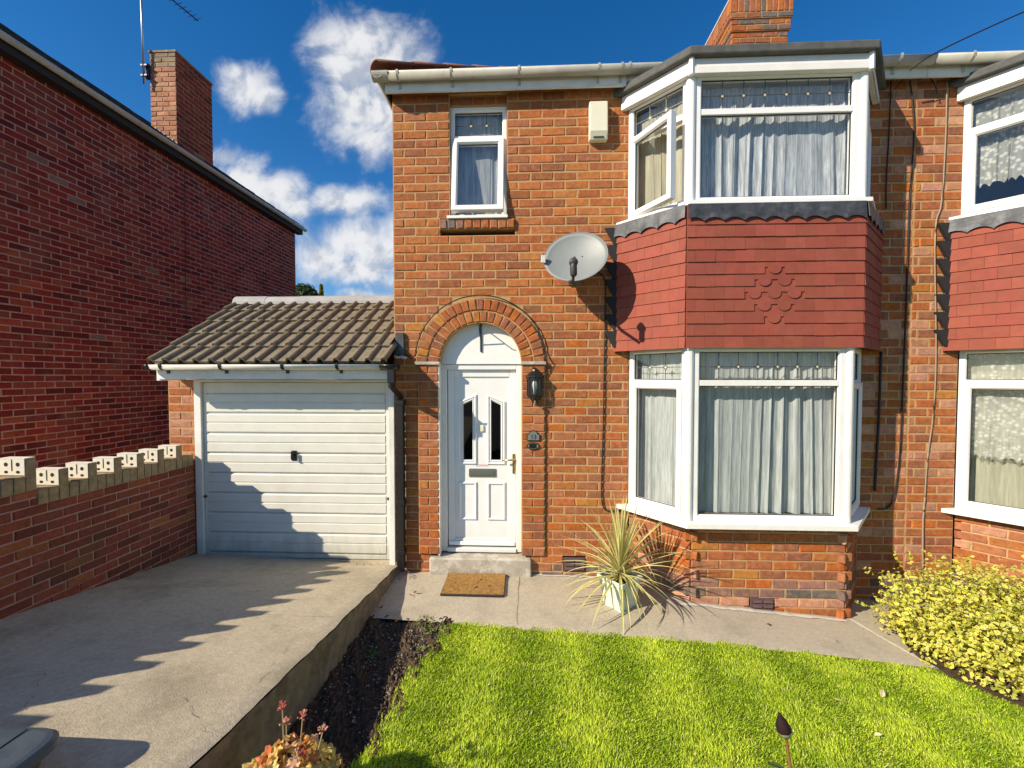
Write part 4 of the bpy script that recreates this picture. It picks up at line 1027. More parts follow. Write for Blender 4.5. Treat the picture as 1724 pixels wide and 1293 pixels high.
# single bricks go to the stretch of wall in view
far = Vector((XF, .5, .7)); keepCAM = CAM.copy(); CAM[:] = far; place_bricks(bw, it, 'brick_mossy', limit=300); CAM[:] = keepCAM
pitch = .0703; k = 0; y = -.045
while y > -4.2:
    base = 1.056 if y > -1.42 else 1.169
    tall = (k % 3 == 2)
    h = .108 if not tall else .222
    y0, y1 = y-pitch+.004, y-.002
    hj = random.uniform(-.004, .004)
    m_ = MB(); m_.box(XB-.02+random.uniform(-.004, .004), XF+.004+random.uniform(-.003, .003), y0, y1, base, base+h+hj)
    cb = m_.build('coping_brick', 'coping_concrete', bwall, bevel=.004)
    if tall:
        zt_ = base+h+hj; zb = zt_-.112
        m_ = MB(); m_.box(XB-.016, XF-.001, y0-.004, y0-.0005, zb, zt_-.001); m_.box(XB-.018, XF+.002, y0-.004, y1-.003, zt_+.0005, zt_+.005)
        f_ = m_.build('pale_face', 'white_brick_face', cb)
        m_ = MB(); xm = (XB+XF)/2-.008
        for sx in (-1, 1):
            for zz, sc in ((zb+.074, 1), (zb+.022, .7)):
                m_.add([(xm+sx*.043+.0145*math.cos(t), y0-.0048, zz+.0145*sc*math.sin(t)) for t in np.linspace(0, 2*math.pi, 17)[:-1]], [tuple(range(16))])
        m_.box(xm-.004, xm+.004, y0-.0052, y0-.0045, zb+.03, zt_-.004); m_.build('hole', 'hole_dark', cb, recalc=False)
    y -= pitch; k += 1

# ================================================================== neighbour's house on the left
nb = thing('neighbour_house', (-6.6, 3.5, .2), 'tall dark red brick house seen side-on beyond the driveway wall', 'house')
XN = -6.12
mo = MB()
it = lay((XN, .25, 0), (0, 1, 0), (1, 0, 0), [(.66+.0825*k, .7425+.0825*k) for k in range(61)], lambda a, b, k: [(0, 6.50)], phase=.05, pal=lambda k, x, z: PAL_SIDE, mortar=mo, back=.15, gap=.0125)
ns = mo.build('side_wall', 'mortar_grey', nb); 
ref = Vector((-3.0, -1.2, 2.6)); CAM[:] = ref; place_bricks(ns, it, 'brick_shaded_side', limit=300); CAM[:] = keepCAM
m_ = MB(); m_.box(-13.5, -6.1225, .243, .40, -.3, 5.68); m_.build('front_wall', 'brick_plain', nb)
m_ = MB(); m_.box(-13.5, -6.275, 6.6, 6.75, -.3, 5.68); m_.box(-13.5, -13.35, .4, 6.6, -.3, 5.68); m_.box(-6.27, -6.121, .26, 6.74, -.3, .66); m_.build('rear_wall', 'brick_plain', nb)
ridge = (-9.6, 8.32); ex = -5.93
m_ = MB(); nrow = 14
def rp(t): return (ex+(ridge[0]-ex)*t, 5.825+(ridge[1]-5.825)*t)
for r in range(nrow):
    t0, t1 = r/nrow, (r+1)/nrow; (xa, za), (xb, zb) = rp(t0), rp(t1)
    ncol = 26
    for c in range(ncol):
        ya, yb = .05+6.83*c/ncol, .05+6.83*(c+1)/ncol-.006; j = random.uniform(-.006, .008)
        m_.add([(xa, ya, za+.03+j), (xa, yb, za+.03+j), (xb, yb, zb+.008), (xb, ya, zb+.008), (xa, ya, za+.008+j), (xa, yb, za+.008+j)], [(0, 1, 2, 3), (4, 5, 1, 0)])
rf = m_.build('roof_covering', 'slate_dark', nb, recalc=False); rf['kind'] = 'stuff'
m_ = MB(); m_.add([(ex, .05, 5.825), (ex, 6.88, 5.825), (ridge[0], 6.88, ridge[1]), (ridge[0], .05, ridge[1]), (2*ridge[0]-ex, 6.88, 5.825), (2*ridge[0]-ex, .05, 5.825)], [(0, 1, 2, 3), (3, 2, 4, 5), (0, 3, 5), (1, 4, 2)]); m_.build('roof', 'slate_dark', nb)
m_ = MB(); m_.box(-6.119, -5.99, .05, 6.86, 5.655, 5.668); m_.box(-5.990, -5.975, .05, 6.86, 5.655, 5.80); m_.build('soffit', 'soffit_dark', nb)
prof = [(-5.925+.05*math.cos(t), 5.80+.055*math.sin(t)) for t in np.linspace(math.pi, 2*math.pi, 11)]
g_ = MB(); g_.strip([(a, .03, b) for a, b in prof], [(a, 6.90, b) for a, b in prof]); gn = g_.build('gutter', 'gutter_grey', nb, smooth=True, solid=.004)
m_ = MB(); m_.add([(a, 6.90, b) for a, b in prof], [tuple(range(11))]); m_.build('gutter_stop', 'gutter_grey', gn, solid=.004)
for yb in (1.2, 2.5, 3.8, 5.1, 6.3):
    q = [(-5.925+.055*math.cos(t), 5.80+.060*math.sin(t)) for t in np.linspace(math.pi, 2*math.pi, 11)]
    b_ = MB(); b_.strip([(a, yb-.02, b) for a, b in q], [(a, yb+.02, b) for a, b in q]); b_.build('gutter_bracket', 'gutter_grey', gn, solid=.003)
# its chimney
mo = MB(); it = []; cx0, cx1, cy0, cy1 = -6.63, -6.155, 3.07, 3.93
mo.box(cx0+.008, cx1-.008, cy0+.008, cy1-.008, 5.3, 7.56)
csz = [(5.9+.0833*k, 5.9833+.0833*k) for k in range(20)]
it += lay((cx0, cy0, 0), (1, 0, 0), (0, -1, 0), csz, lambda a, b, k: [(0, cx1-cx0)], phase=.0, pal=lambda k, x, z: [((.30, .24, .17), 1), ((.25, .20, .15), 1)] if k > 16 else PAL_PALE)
it += lay((cx1, cy0, 0), (0, 1, 0), (1, 0, 0), csz, lambda a, b, k: [(0, cy1-cy0)], phase=.06, pal=lambda k, x, z: PAL_SIDE)  # sunlit front pale, shaded side dark red: the light is put into the palettes
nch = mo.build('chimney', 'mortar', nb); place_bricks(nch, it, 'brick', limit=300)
m_ = MB(); m_.box(cx0-.01, cx1+.01, cy0-.01, cy1+.01, 7.567, 7.60); m_.lathe([(0, 7.66), (.10, 7.66), (.12, 7.60)], (-6.35, 3.5, 0), 12); m_.build('chimney_flaunching', 'coping_concrete', nb)
for k in range(6):
    m_ = MB(); x = cx1-.03-.075*k; m_.box(x-.045, x+.03, cy0-.006, cy0-.001, 5.80+.052*k, 6.03+.052*k); m_.build('step_flashing', 'line_white', nb)
m_ = MB(); m_.tube([(XN+.006, 3.17, .7), (XN+.006, 3.13, 3.2), (XN+.006, 3.16, 5.6)], .005, 6); tag(m_.build('cable', 'cable_black'), 'thin dark cable running straight down the shaded side wall of the left house', 'cable')
# aerial on the chimney
ae = thing('tv_aerial', (-6.69, 3.0, 7.1), 'tv aerial on a tall mast strapped to the left house chimney', 'aerial')
m_ = MB(); m_.tube([(-6.67, 3.0, 7.0), (-6.69, 3.0, 9.3)], .017, 8); m_.build('mast', 'mast_metal', ae, smooth=True)
m_ = MB(); m_.box(-6.72, -6.61, 2.99, 3.03, 7.30, 7.325); m_.box(-6.72, -6.61, 2.99, 3.03, 7.13, 7.155); m_.box(-6.66, -6.61, 3.03, 3.065, 7.10, 7.36); m_.build('bracket', 'aerial_dark', ae)
b0, b1 = Vector((-6.72, 2.75, 8.82)), Vector((-6.44, 3.97, 8.82))
m_ = MB(); m_.tube([b0, b1], .011, 6); m_.build('boom', 'aerial_dark', ae)
dv = (b1-b0).normalized(); sd = dv.cross(Vector((0, 0, 1)))
for k in range(14):
    p = b0+dv*(.06+.09*k); m_ = MB(); w_ = .10 if k > 2 else .16; m_.tube([p-sd*w_+Vector((0, 0, .012)), p+sd*w_+Vector((0, 0, .012))], .005, 5); m_.build('element', 'aerial_dark', ae)
m_ = MB(); m_.add([(-6.10, -4.2, .20), (-3.64, -4.2, .20), (-3.64, .2, .2), (-3.77, .2, .2), (-3.77, 12, .2), (-6.10, 12, .2)], [(0, 1, 2, 3, 4, 5)]); tag(m_.build('side_path', 'concrete'), kind='structure')

# ================================================================== fittings on the front wall
dish = thing('satellite_dish', (.405, -.02, 3.0), 'grey satellite dish on the brick wall left of the bay', 'satellite dish')
C = Vector((.400, -.285, 3.060)); n = Vector((-.24, -.90, .36)).normalized(); e1 = Vector((0, 0, 1)).cross(n).normalized(); e2 = n.cross(e1)
e1r = (e1*math.cos(R(-5))+e2*math.sin(R(-5))*(1 if e1.x > 0 else -1)); e2r = n.cross(e1r)
mb = MB(); nr, na = 9, 48; V = []
for i in range(nr+1):
    r_ = i/nr
    for k in range(na):
        t = 2*math.pi*k/na; V.append(C+e1r*(.293*r_*math.cos(t))+e2r*(.262*r_*math.sin(t))+n*(.055*(r_*r_-1)+(.006 if i == nr else 0)))
mb.add(V, [(i*na+k, i*na+(k+1) % na, (i+1)*na+(k+1) % na, (i+1)*na+k) for i in range(nr) for k in range(na)])
mb.build('reflector', 'dish_grey', dish, smooth=True, recalc=False, solid=.006)
mb = MB(); mb.tube([C+e1r*.293*math.cos(t)+e2r*.262*math.sin(t)+n*.006 for t in np.linspace(0, 2*math.pi, 49)], .005, 6, caps=False); mb.build('rim', 'dish_grey', dish, smooth=True)
lp = Vector((.345, -.68, 2.905))
mb = MB(); mb.tube([C-e2r*.255-n*.03, C-e2r*.30+n*.05, lp-Vector((0, -.03, .14)), lp-Vector((0, -.01, .09))], [.016, .015, .013, .012], 8); mb.build('arm', 'dark_grey_plastic', dish, smooth=True)
mb = MB(); mb.tube([lp+Vector((0, 0, .015)), lp-Vector((0, 0, .03)), lp-Vector((-.002, 0, .10)), lp-Vector((-.002, 0, .115))], [.026, .030, .029, .020], 10); lnb = mb.build('receiver', 'dark_grey_plastic', dish, smooth=True)
hv = (C-lp).normalized(); mb = MB(); mb.tube([lp-hv*.03, lp-hv*.02, lp+hv*.035, lp+hv*.045], [.024, .036, .038, .030], 12); mb.build('horn', 'dark_grey_plastic', lnb, smooth=True)
for a, b in ((-.02, .03), (.05, .035), (.035, -.12)):
    mb = MB(); q = C+e1r*a+e2r*b-n*.048; mb.tube([q-n*.002, q+n*.004], .0055, 8); mb.build('bolt', 'black_metal', dish)
mb = MB(); mb.tube([C-n*.06, C-n*.12+Vector((0, 0, -.02)), Vector((.42, -.10, 3.0)), Vector((.42, -.01, 2.98))], .020, 8); mb.box(.36, .48, -.018, -.002, 2.86, 3.10); mb.build('wall_mount', 'steel', dish)
mb = MB(); mb.box(.085, .128, -.26, -.235, 3.015, 3.085); mb.build('side_bracket', 'line_white', dish, bevel=.004)

al = thing('alarm_box', (.635, 0, 4.22), 'cream burglar alarm box high on the wall beside the upper bay', 'alarm box')
mb = MB(); mb.extrude([(.548, -.002, 4.225), (.548, -.06, 4.225), (.548, -.092, 4.30), (.548, -.080, 4.585), (.548, -.002, 4.592)], (.176, 0, 0)); mb.build('cover', 'cream_plastic', al, bevel=.012, bseg=3)
mb = MB(); mb.box(.585, .690, -.074, -.064, 4.243, 4.268); mb.build('strobe', 'green_plastic', al, bevel=.004)
mb = MB(); mb.lathe([(0, .0), (.006, .0)], None, 10, lambda a, b, c: (.636+a, -.0885, 4.295+b)); mb.build('screw', 'hole_dark', al, recalc=False)
mb = MB(); mb.tube([(.66, -.012, 4.595), (.68, -.012, 4.66), (.705, -.03, 4.76)], .004, 6); tag(mb.build('cable', 'cable_pale'), 'short pale cable rising from the alarm box to the eaves', 'cable')

lamp = thing('wall_lantern', (.03, -.03, 1.7), 'black half-lantern wall lamp with a clear bulb right of the door', 'lamp')
LX, LY = .030, -.030
hexa = lambda r, dx=0: [(LX+r*math.cos(t), LY-.012-r*.95*math.sin(t)) for t in np.linspace(0, math.pi, 5)]
def loft(mb, secs):
    A = [[(x, y, z) for x, y in hexa(r)] for r, z in secs]
    for a, b in zip(A, A[1:]): mb.strip(a, b)
    mb.add(A[0], [tuple(range(5))]); mb.add(A[-1], [tuple(range(5))])
mb = MB(); loft(mb, [(.082, 1.945), (.088, 1.955), (.088, 1.967), (.060, 1.99), (.034, 2.015), (.030, 2.03), (.012, 2.048), (.001, 2.055)]); mb.build('lantern_roof', 'black_metal', lamp)
mb = MB(); loft(mb, [(.074, 1.775), (.070, 1.760), (.045, 1.735), (.026, 1.715), (.020, 1.70)]); mb.build('lantern_base', 'black_metal', lamp)
mb = MB(); mb.box(LX-.07, LX+.07, -.042, -.027, 1.76, 1.95); mb.build('back_plate', 'black_metal', lamp)
for x, y in hexa(.072):
    mb = MB(); mb.tube([(x, y, 1.772), (x, y, 1.948)], .0065, 6); mb.build('glazing_bar', 'black_metal', lamp)
hx = hexa(.070)
for a, b in zip(hx, hx[1:]):
    mb = MB(); mb.add([(*a, 1.776), (*b, 1.776), (*b, 1.945), (*a, 1.945)], [(0, 1, 2, 3)]); mb.build('glass_panel', 'glass', lamp, recalc=False, solid=.002)
mb = MB(); mb.lathe([(0, 1.79), (.013, 1.79), (.013, 1.825), (.022, 1.85), (.027, 1.88), (.024, 1.905), (.012, 1.92), (0, 1.923)], (LX, LY-.035, 0), 14); mb.build('bulb', 'bulb', lamp, smooth=True)
mb = MB(); mb.tube([(LX+.003, LY-.055, 1.725), (LX+.003, LY-.055, 1.695)], .011, 8); mb.build('sensor', 'steel', lamp)

pq = thing('number_plaque', (.018, -.03, 1.325), 'small arched slate plaque with the house number thirteen', 'plaque')
out = [(-.047, 1.325), (.083, 1.325), (.083, 1.385), (.062, 1.392)]+[(.018+.044*math.cos(t), 1.392+.036*math.sin(t)) for t in np.linspace(.1, math.pi-.1, 9)]+[(-.026, 1.392), (-.047, 1.385)]
mb = MB(); mb.extrude([(x, -.028, z) for x, z in out], (0, -.010, 0)); mb.build('plate', 'black_metal', pq, bevel=.002)
mb = MB(); mb.extrude([(.018+(x-.018)*.88, -.0385, 1.368+(z-1.368)*.86) for x, z in out], (0, -.0015, 0)); mb.build('face', 'plaque_grey', pq)
def text_mesh(txt, size, loc, m, parent, name):
    cu = bpy.data.curves.new('t', 'FONT'); cu.body = txt; cu.size = size; cu.align_x = 'CENTER'; cu.align_y = 'CENTER'; cu.extrude = .0006
    ob = bpy.data.objects.new('t', cu); COL.objects.link(ob); bpy.context.view_layer.update()
    me = bpy.data.meshes.new_from_object(ob.evaluated_get(bpy.context.evaluated_depsgraph_get())); bpy.data.objects.remove(ob)
    me.name = name; me.transform(Matrix.Rotation(R(90), 4, 'X')); me.materials.clear(); me.materials.append(MATS[m])
    o = bpy.data.objects.new(name, me); o.location = loc; COL.objects.link(o); put(o, parent)
text_mesh('13', .062, (.020, -.0412, 1.362), 'black_metal', pq, 'numeral')
ov = thing('oval_plaque', (.015, -.03, 1.235), 'small black oval plaque under the house number', 'plaque')
mb = MB(); mb.extrude([(.015+.064*math.cos(t), -.028, 1.272+.037*math.sin(t)) for t in np.linspace(0, 2*math.pi, 33)[:-1]], (0, -.010, 0)); mb.build('plate', 'black_metal', ov, bevel=.003)
mb = MB(); mb.tube([(.015+.053*math.cos(t), -.0385, 1.272+.027*math.sin(t)) for t in np.linspace(0, 2*math.pi, 33)], .0018, 5, caps=False); mb.build('rim', 'plaque_grey', ov)
for sx in (-1, 1):
    mb = MB(); mb.lathe([(0, .003), (.004, .002), (.005, 0)], None, 10, lambda a, b, c, sx=sx: (.015+sx*.043+a, -.0385-c, 1.272+b)); mb.build('screw', 'line_white', ov)

def cable(pts, r, m, label):
    P = [Vector(p) for p in pts]; Q = []
    for i in range(len(P)-1):
        p0, p1, p2, p3 = P[max(i-1, 0)], P[i], P[i+1], P[min(i+2, len(P)-1)]
        for t in np.linspace(0, 1, 7)[:-1]:
            Q.append(.5*((2*p1)+(p2-p0)*t+(2*p0-5*p1+4*p2-p3)*t*t+(3*p1-p0-3*p2+p3)*t**3))
    Q.append(P[-1]); mb = MB(); mb.tube(Q, r, 6); return tag(mb.build('cable', m, smooth=True), label, 'cable')
cable([(-1.27, -.012, 2.19), (-1.20, -.012, 2.15), (-1.155, -.014, 2.20)]+[(ACX+.655*math.cos(t), -.020, ACZ+.02+.655*math.sin(t)) for t in np.linspace(2.95, .12, 16)]+[(.145, -.05, 2.13), (.142, -.035, 2.06), (.12, -.030, 1.98), (.09, -.036, 1.93)], .006, 'cable_black', 'black cable clipped round the door arch to the lantern')
cable([(.43, -.015, 3.32), (.33, -.03, 3.33), (.26, -.06, 3.27), (.24, -.10, 3.20)], .006, 'cable_black', 'black cable looping over the top of the satellite dish')
cable([(.56, -.03, 2.99), (.66, -.02, 2.97), (.715, -.014, 2.90), (.722, -.012, 2.7), (.715, -.012, 2.2), (.712, -.012, 1.95), (.708, -.012, 1.5), (.697, -.012, 1.0), (.70, -.012, .72), (.74, -.014, .635), (.82, -.014, .63), (.93, -.016, .645)], .0065, 'cable_black', 'black cable running down the wall from the dish to under the bay sill')
cable([(3.52, -.03, 4.72), (3.56, -.014, 4.55), (3.585, -.012, 4.2), (3.56, -.012, 3.6), (3.555, -.012, 2.6), (3.545, -.012, 1.8), (3.535, -.012, 1.25), (3.50, -.012, .85), (3.44, -.012, .70), (3.34, -.012, .68)], .007, 'cable_black', 'black cable hanging down the brick strip between the two bays')
cable([(3.33, -.02, 2.2), (3.325, -.02, 1.6), (3.31, -.02, 1.1), (3.305, -.02, .86)], .011, 'cable_black', 'thick black cable close beside the lower bay window')
cable([(3.35, -.03, 4.72), (3.36, -.012, 4.3), (3.345, -.012, 3.8), (3.35, -.012, 3.55)], .006, 'cable_black', 'short black cable in the shadow beside the upper bay')
cable([(3.86, -.02, 4.72), (3.87, -.012, 4.2), (3.85, -.012, 3.6), (3.80, -.012, 3.3), (3.84, -.012, 2.2), (3.83, -.012, 1.6), (3.79, -.012, 1.2), (3.775, -.012, .8)], .006, 'cable_pale', 'pale brown cable running down the wall left of next door bay')
cable([(3.775, -.012, .80), (3.765, -.012, .62), (3.765, -.014, .40), (3.775, -.012, .10)], .008, 'cable_pale', 'short white cable end low on the wall above the golden shrub')
cable([(3.40, -.17, 4.72), (3.52, -.21, 4.80), (3.72, -.22, 4.90), (4.10, -.25, 5.06), (4.56, -.30, 5.235), (6.5, -.6, 5.95), (9, -1.1, 6.9)], .006, 'cable_black', 'overhead telephone wire rising to the right from the eaves')
cable([(3.36, -.05, 4.62), (3.50, -.04, 4.75), (3.70, -.04, 4.72), (3.78, -.03, 4.55)], .005, 'cable_black', 'loop of black cable under the eaves between the bays')

# ================================================================== on the ground
mat_ = MB(); mx0, mx1, my0, my1 = -.825, -.255, -.465, -.075; NX, NY = 24, 16
mz = lambda x, y: path_z(x)+.026+.014*max(0, (y+.16)/.1)+random.uniform(-.0015, .0015)
V = [(mx0+(mx1-mx0)*i/NX+.012*(j/NY-.5)*-1, my0+(my1-my0)*j/NY+.006*i/NX, mz(0, my0+(my1-my0)*j/NY)) for j in range(NY+1) for i in range(NX+1)]
mat_.add(V, [(j*(NX+1)+i, j*(NX+1)+i+1, (j+1)*(NX+1)+i+1, (j+1)*(NX+1)+i) for j in range(NY) for i in range(NX)])
dm = thing('doormat', (-.54, -.27, path_z(-.5)), 'worn brown coir doormat lying in front of the doorstep', 'doormat')
mat_.build('coir_pile', 'coir', dm, recalc=False)
mb = MB(); mb.box(mx0-.004, mx1+.004, my0-.006, my1, path_z(-.5)-.002, path_z(-.5)+.022); mb.build('rubber_backing', 'rubber', dm, bevel=.006)
hm = MB()
for k in range(1500):
    e = random.random(); x, y = random.uniform(mx0, mx1), random.uniform(my0, my1)
    if e < .35: y = my0+random.uniform(-.004, .004)
    elif e < .55: x = random.choice((mx0, mx1))
    z = mz(0, y); a = random.uniform(0, 6.28); l = .010; hm.add([(x-.0009, y, z-.004), (x+.0009, y, z-.004), (x+math.cos(a)*l*.5, y+math.sin(a)*l*.5, z+l*random.uniform(.2, .8))], [(0, 1, 2)])
hm_ = hm.build('coir_fibre', 'coir', dm, recalc=False); hm_['kind'] = 'stuff'

# planter and variegated cordyline
PX, PY, PZ = .775, -.525, path_z(.775)
pot = thing('plant_pot', (PX, PY, PZ), 'square pale green fluted plastic plant pot on the path by the bay', 'plant pot')
def sq(half, z, flute=0.0, nper=17, rot=R(40)):
    pts = []
    cs = [(-1, -1), (1, -1), (1, 1), (-1, 1)]
    for k in range(4):
        a, b = Vector(cs[k]), Vector(cs[(k+1) % 4])
        for i in range(nper):
            t = i/nper; p = a.lerp(b, t)
            out_ = Vector((a+b)).normalized(); fl = flute*(.5+.5*math.cos(2*math.pi*t*6)) if 0 < i else 0
            x, y = p.x*half-out_.x*fl, p.y*half-out_.y*fl; pts.append((PX+x*math.cos(rot)-y*math.sin(rot), PY+x*math.sin(rot)+y*math.cos(rot), z))
    return pts
mb = MB(); secs = [sq(.093, PZ), sq(.096, PZ+.012, .004), sq(.122, PZ+.215, .008), sq(.124, PZ+.228), sq(.136, PZ+.232), sq(.140, PZ+.262), sq(.137, PZ+.268), sq(.126, PZ+.266), sq(.122, PZ+.20)]
for a, b in zip(secs, secs[1:]): mb.strip(a, b, closed=True)
mb.build('body', 'pot_green', pot, smooth=False)
mb = MB(); s_ = sq(.122, PZ+.225); mb.add(s_, [tuple(range(len(s_)))]); mb.build('compost', 'compost', pot)
cor = thing('cordyline', (PX, PY, PZ+.22), 'spiky yellow and green striped cordyline growing in the square pot', 'plant')
mb = MB(); mb.tube([(PX, PY, PZ+.20), (PX+.005, PY, PZ+.30)], [.02, .016], 8); mb.build('stem', 'bark', cor)
base = Vector((PX+.003, PY, PZ+.29))
for k in range(120):
    u_ = k/120; el = R(90-104*u_**1.1+random.uniform(-12, 12)); az = k*2.39996+random.uniform(-.25, .25)
    ln = random.uniform(.50, .68)*(1-.12*abs(u_-.4)); w_ = random.uniform(.0085, .0130)
    d = Vector((math.cos(az)*math.cos(el), math.sin(az)*math.cos(el), math.sin(el))); p = base+Vector((0, 0, .05*(1-u_)-.05*u_))
    S = 9; L_ = []; droop = random.uniform(.25, 1.3)*(.3+1.1*u_)
    for i in range(S+1):
        t = i/S; side = d.cross(Vector((0, 0, 1))); side = side.normalized() if side.length > .05 else Vector((1, 0, 0)); nn = side.cross(d)
        ww = w_*(.55+1.6*t if t < .28 else 1.0*(1-((t-.28)/.72)**1.7))+.0006
        L_.append([p-side*ww-nn*(-ww*.3), p-side*ww*.42, p+side*ww*.42, p+side*ww+nn*ww*.3])
        p = p+d*(ln/S); d = (d+Vector((0, 0, -droop/S))).normalized()
    mb = MB(); cr1 = vary((.76, .68, .30), .12); gr1 = vary((.36, .40, .09), .2); cr2 = vary((.80, .72, .36), .12)
    if random.random() < .3: gr1 = vary((.40, .40, .12), .2)
    vs_ = [q for row in L_ for q in row]
    for i in range(S):
        for c, cc in ((0, cr1), (1, gr1), (2, cr2)): mb.add([vs_[i*4+c], vs_[i*4+c+1], vs_[(i+1)*4+c+1], vs_[(i+1)*4+c]], [(0, 1, 2, 3)], cc)
    mb.build('leaf', 'leaf', cor, recalc=False, smooth=False)

# leaf clouds: every leaf a folded oval with its own rim and midrib colour
def leaf_cloud(name, P, Nrm, size, rim, mid, parent, matn='leaf', aspect=.6, up=.35, jit=.8):
    n = len(P)
    d = Nrm+rng.normal(0, jit, (n, 3)); d[:, 2] += up; d /= np.linalg.norm(d, axis=1)[:, None]          # leaf facing
    a = rng.normal(0, 1, (n, 3)); a -= (a*d).sum(1)[:, None]*d; a /= np.linalg.norm(a, axis=1)[:, None]; b = np.cross(d, a)
    s = size[:, None]; asp = aspect*rng.uniform(.8, 1.2, n)[:, None]
    pts = [(-.5, 0, 0), (-.18, .5, .10), (.20, .46, .10), (.5, 0, -.05), (.20, -.46, .10), (-.18, -.5, .10), (0.02, 0, -.04)]
    V = np.stack([P+a*s*x+b*s*asp*y+d*s*z for x, y, z in pts], 1)
    base = np.arange(n)[:, None]*7
    tri = np.array([(0, 1, 6), (1, 2, 6), (2, 3, 6), (3, 4, 6), (4, 5, 6), (5, 0, 6)])
    F = (base[:, :, None]+tri[None]).reshape(-1, 3)
    c = np.empty((n, 6, 3, 3)); c[:, :, :2] = rim[:, None, None]; c[:, :, 2] = mid[:, None]
    return mesh_np(name, V.reshape(-1, 3), F, c.reshape(-1, 3, 3), matn, parent)
def lumps(n, blobs, shell=.35):
    w = np.array([b[3]*b[4]+b[4]*b[5]+b[3]*b[5] for b in blobs]); idx = rng.choice(len(blobs), n, p=w/w.sum()); B = np.array(blobs)[idx]
    d = rng.normal(0, 1, (n, 3)); d /= np.linalg.norm(d, axis=1)[:, None]; r = 1-shell*rng.random(n)**1.6
    return B[:, :3]+d*B[:, 3:6]*r[:, None], d
shrub = thing('golden_shrub', (4.0, -.9, -.3), 'low golden variegated evergreen shrub spilling over the path at right', 'shrub')
bl = [(3.30, -.55, .10, .30, .25, .24), (3.62, -.62, .16, .34, .3, .27), (3.42, -.98, .02, .36, .30, .24), (4.02, -.60, .12, .36, .3, .26), (3.95, -1.0, .06, .45, .42, .27), (3.72, -1.32, -.06, .36, .30, .22), (4.4, -1.2, .0, .45, .45, .30), (3.25, -.92, -.08, .24, .22, .16), (4.7, -.7, .1, .45, .4, .28), (4.3, -1.6, -.08, .4, .3, .22), (3.5, -1.25, -.12, .25, .2, .14), (3.10, -.92, -.12, .22, .22, .13), (3.26, -1.22, -.15, .24, .2, .13), (3.55, -1.55, -.17, .28, .2, .14), (3.06, -.66, -.02, .2, .2, .15), (4.0, -1.85, -.18, .3, .2, .14)]
P, Nn = lumps(17500, bl, .6)
P[:, 2] += .03*np.sin(P[:, 0]*19)*np.sin(P[:, 1]*17)
ok = P[:, 2] > np.interp(P[:, 0], [2.8, 4.5, 9], [-.165, -.28, -.48]); P, Nn = P[ok], Nn[ok]
# sprigs
sp = []
for k in range(90):
    b = bl[rng.integers(len(bl))]; d = rng.normal(0, 1, 3); d[2] = abs(d[2])+.2; d /= np.linalg.norm(d); o_ = np.array(b[:3])+d*np.array(b[3:6])
    for t in np.linspace(.0, .12, 8): sp.append(o_+d*t+rng.normal(0, .008, 3))
for q in ((3.0, -.50, .30), (2.93, -.62, .06), (2.90, -.66, -.02)):
    for t in np.linspace(0, 1, 16): sp.append(np.array((3.22, -.58, .12))*(1-t)+np.array(q)*t+rng.normal(0, .012, 3))
P = np.concatenate([P, sp]); Nn = np.concatenate([Nn, rng.normal(0, 1, (len(sp), 3))]); n_ = len(P)
t = rng.random((n_, 1)); rim = np.array([.86, .74, .09])*(1-t)+np.array([.90, .84, .30])*t; mid = np.array([.66, .64, .05])*(1-t)+np.array([.36, .46, .04])*t
gr = rng.random(n_) < .14; rim[gr] = np.array([.40, .48, .05]); k_ = rng.uniform(.75, 1.1, (n_, 1))
tag(leaf_cloud('foliage', P, Nn, rng.uniform(.016, .044, n_), rim*k_, mid*k_, shrub, aspect=.62, up=.5, jit=.6), kind='stuff')
for k in range(16):
    b = bl[k % len(bl)]; x, y = b[0]+random.uniform(-.1, .1), b[1]+random.uniform(-.1, .1)
    mb = MB(); mb.tube([(x+.2*(4-x)*.3, y, path_z(x)-.05), (x, y, b[2]-.02), (x+random.uniform(-.1, .1), y+random.uniform(-.1, .1), b[2]+b[5]*.7)], [.011, .008, .003], 6); mb.build('stem', 'bark', shrub)
V = []; nx, ny = 30, 30
for i, x in enumerate(np.linspace(2.86, 8, nx)):
    for j, t in enumerate(np.linspace(0, 1, ny)):
        y = -.25+(-3.2+.25)*t; xx = max(x, interp(-y, [.2, .8, 1.0, 1.2, 1.47, 2.0, 3.2], [3.3, 2.95, 2.92, 2.99, 3.2, 3.7, 4.5])); V.append((xx, y, path_z(xx)*.9+.012+random.uniform(-.012, .012)))
mb = MB(); mb.add(V, [(i*ny+j, (i+1)*ny+j, (i+1)*ny+j+1, i*ny+j+1) for i in range(nx-1) for j in range(ny-1)]); tag(mb.build('shrub_soil_bed', 'soil'), kind='structure')

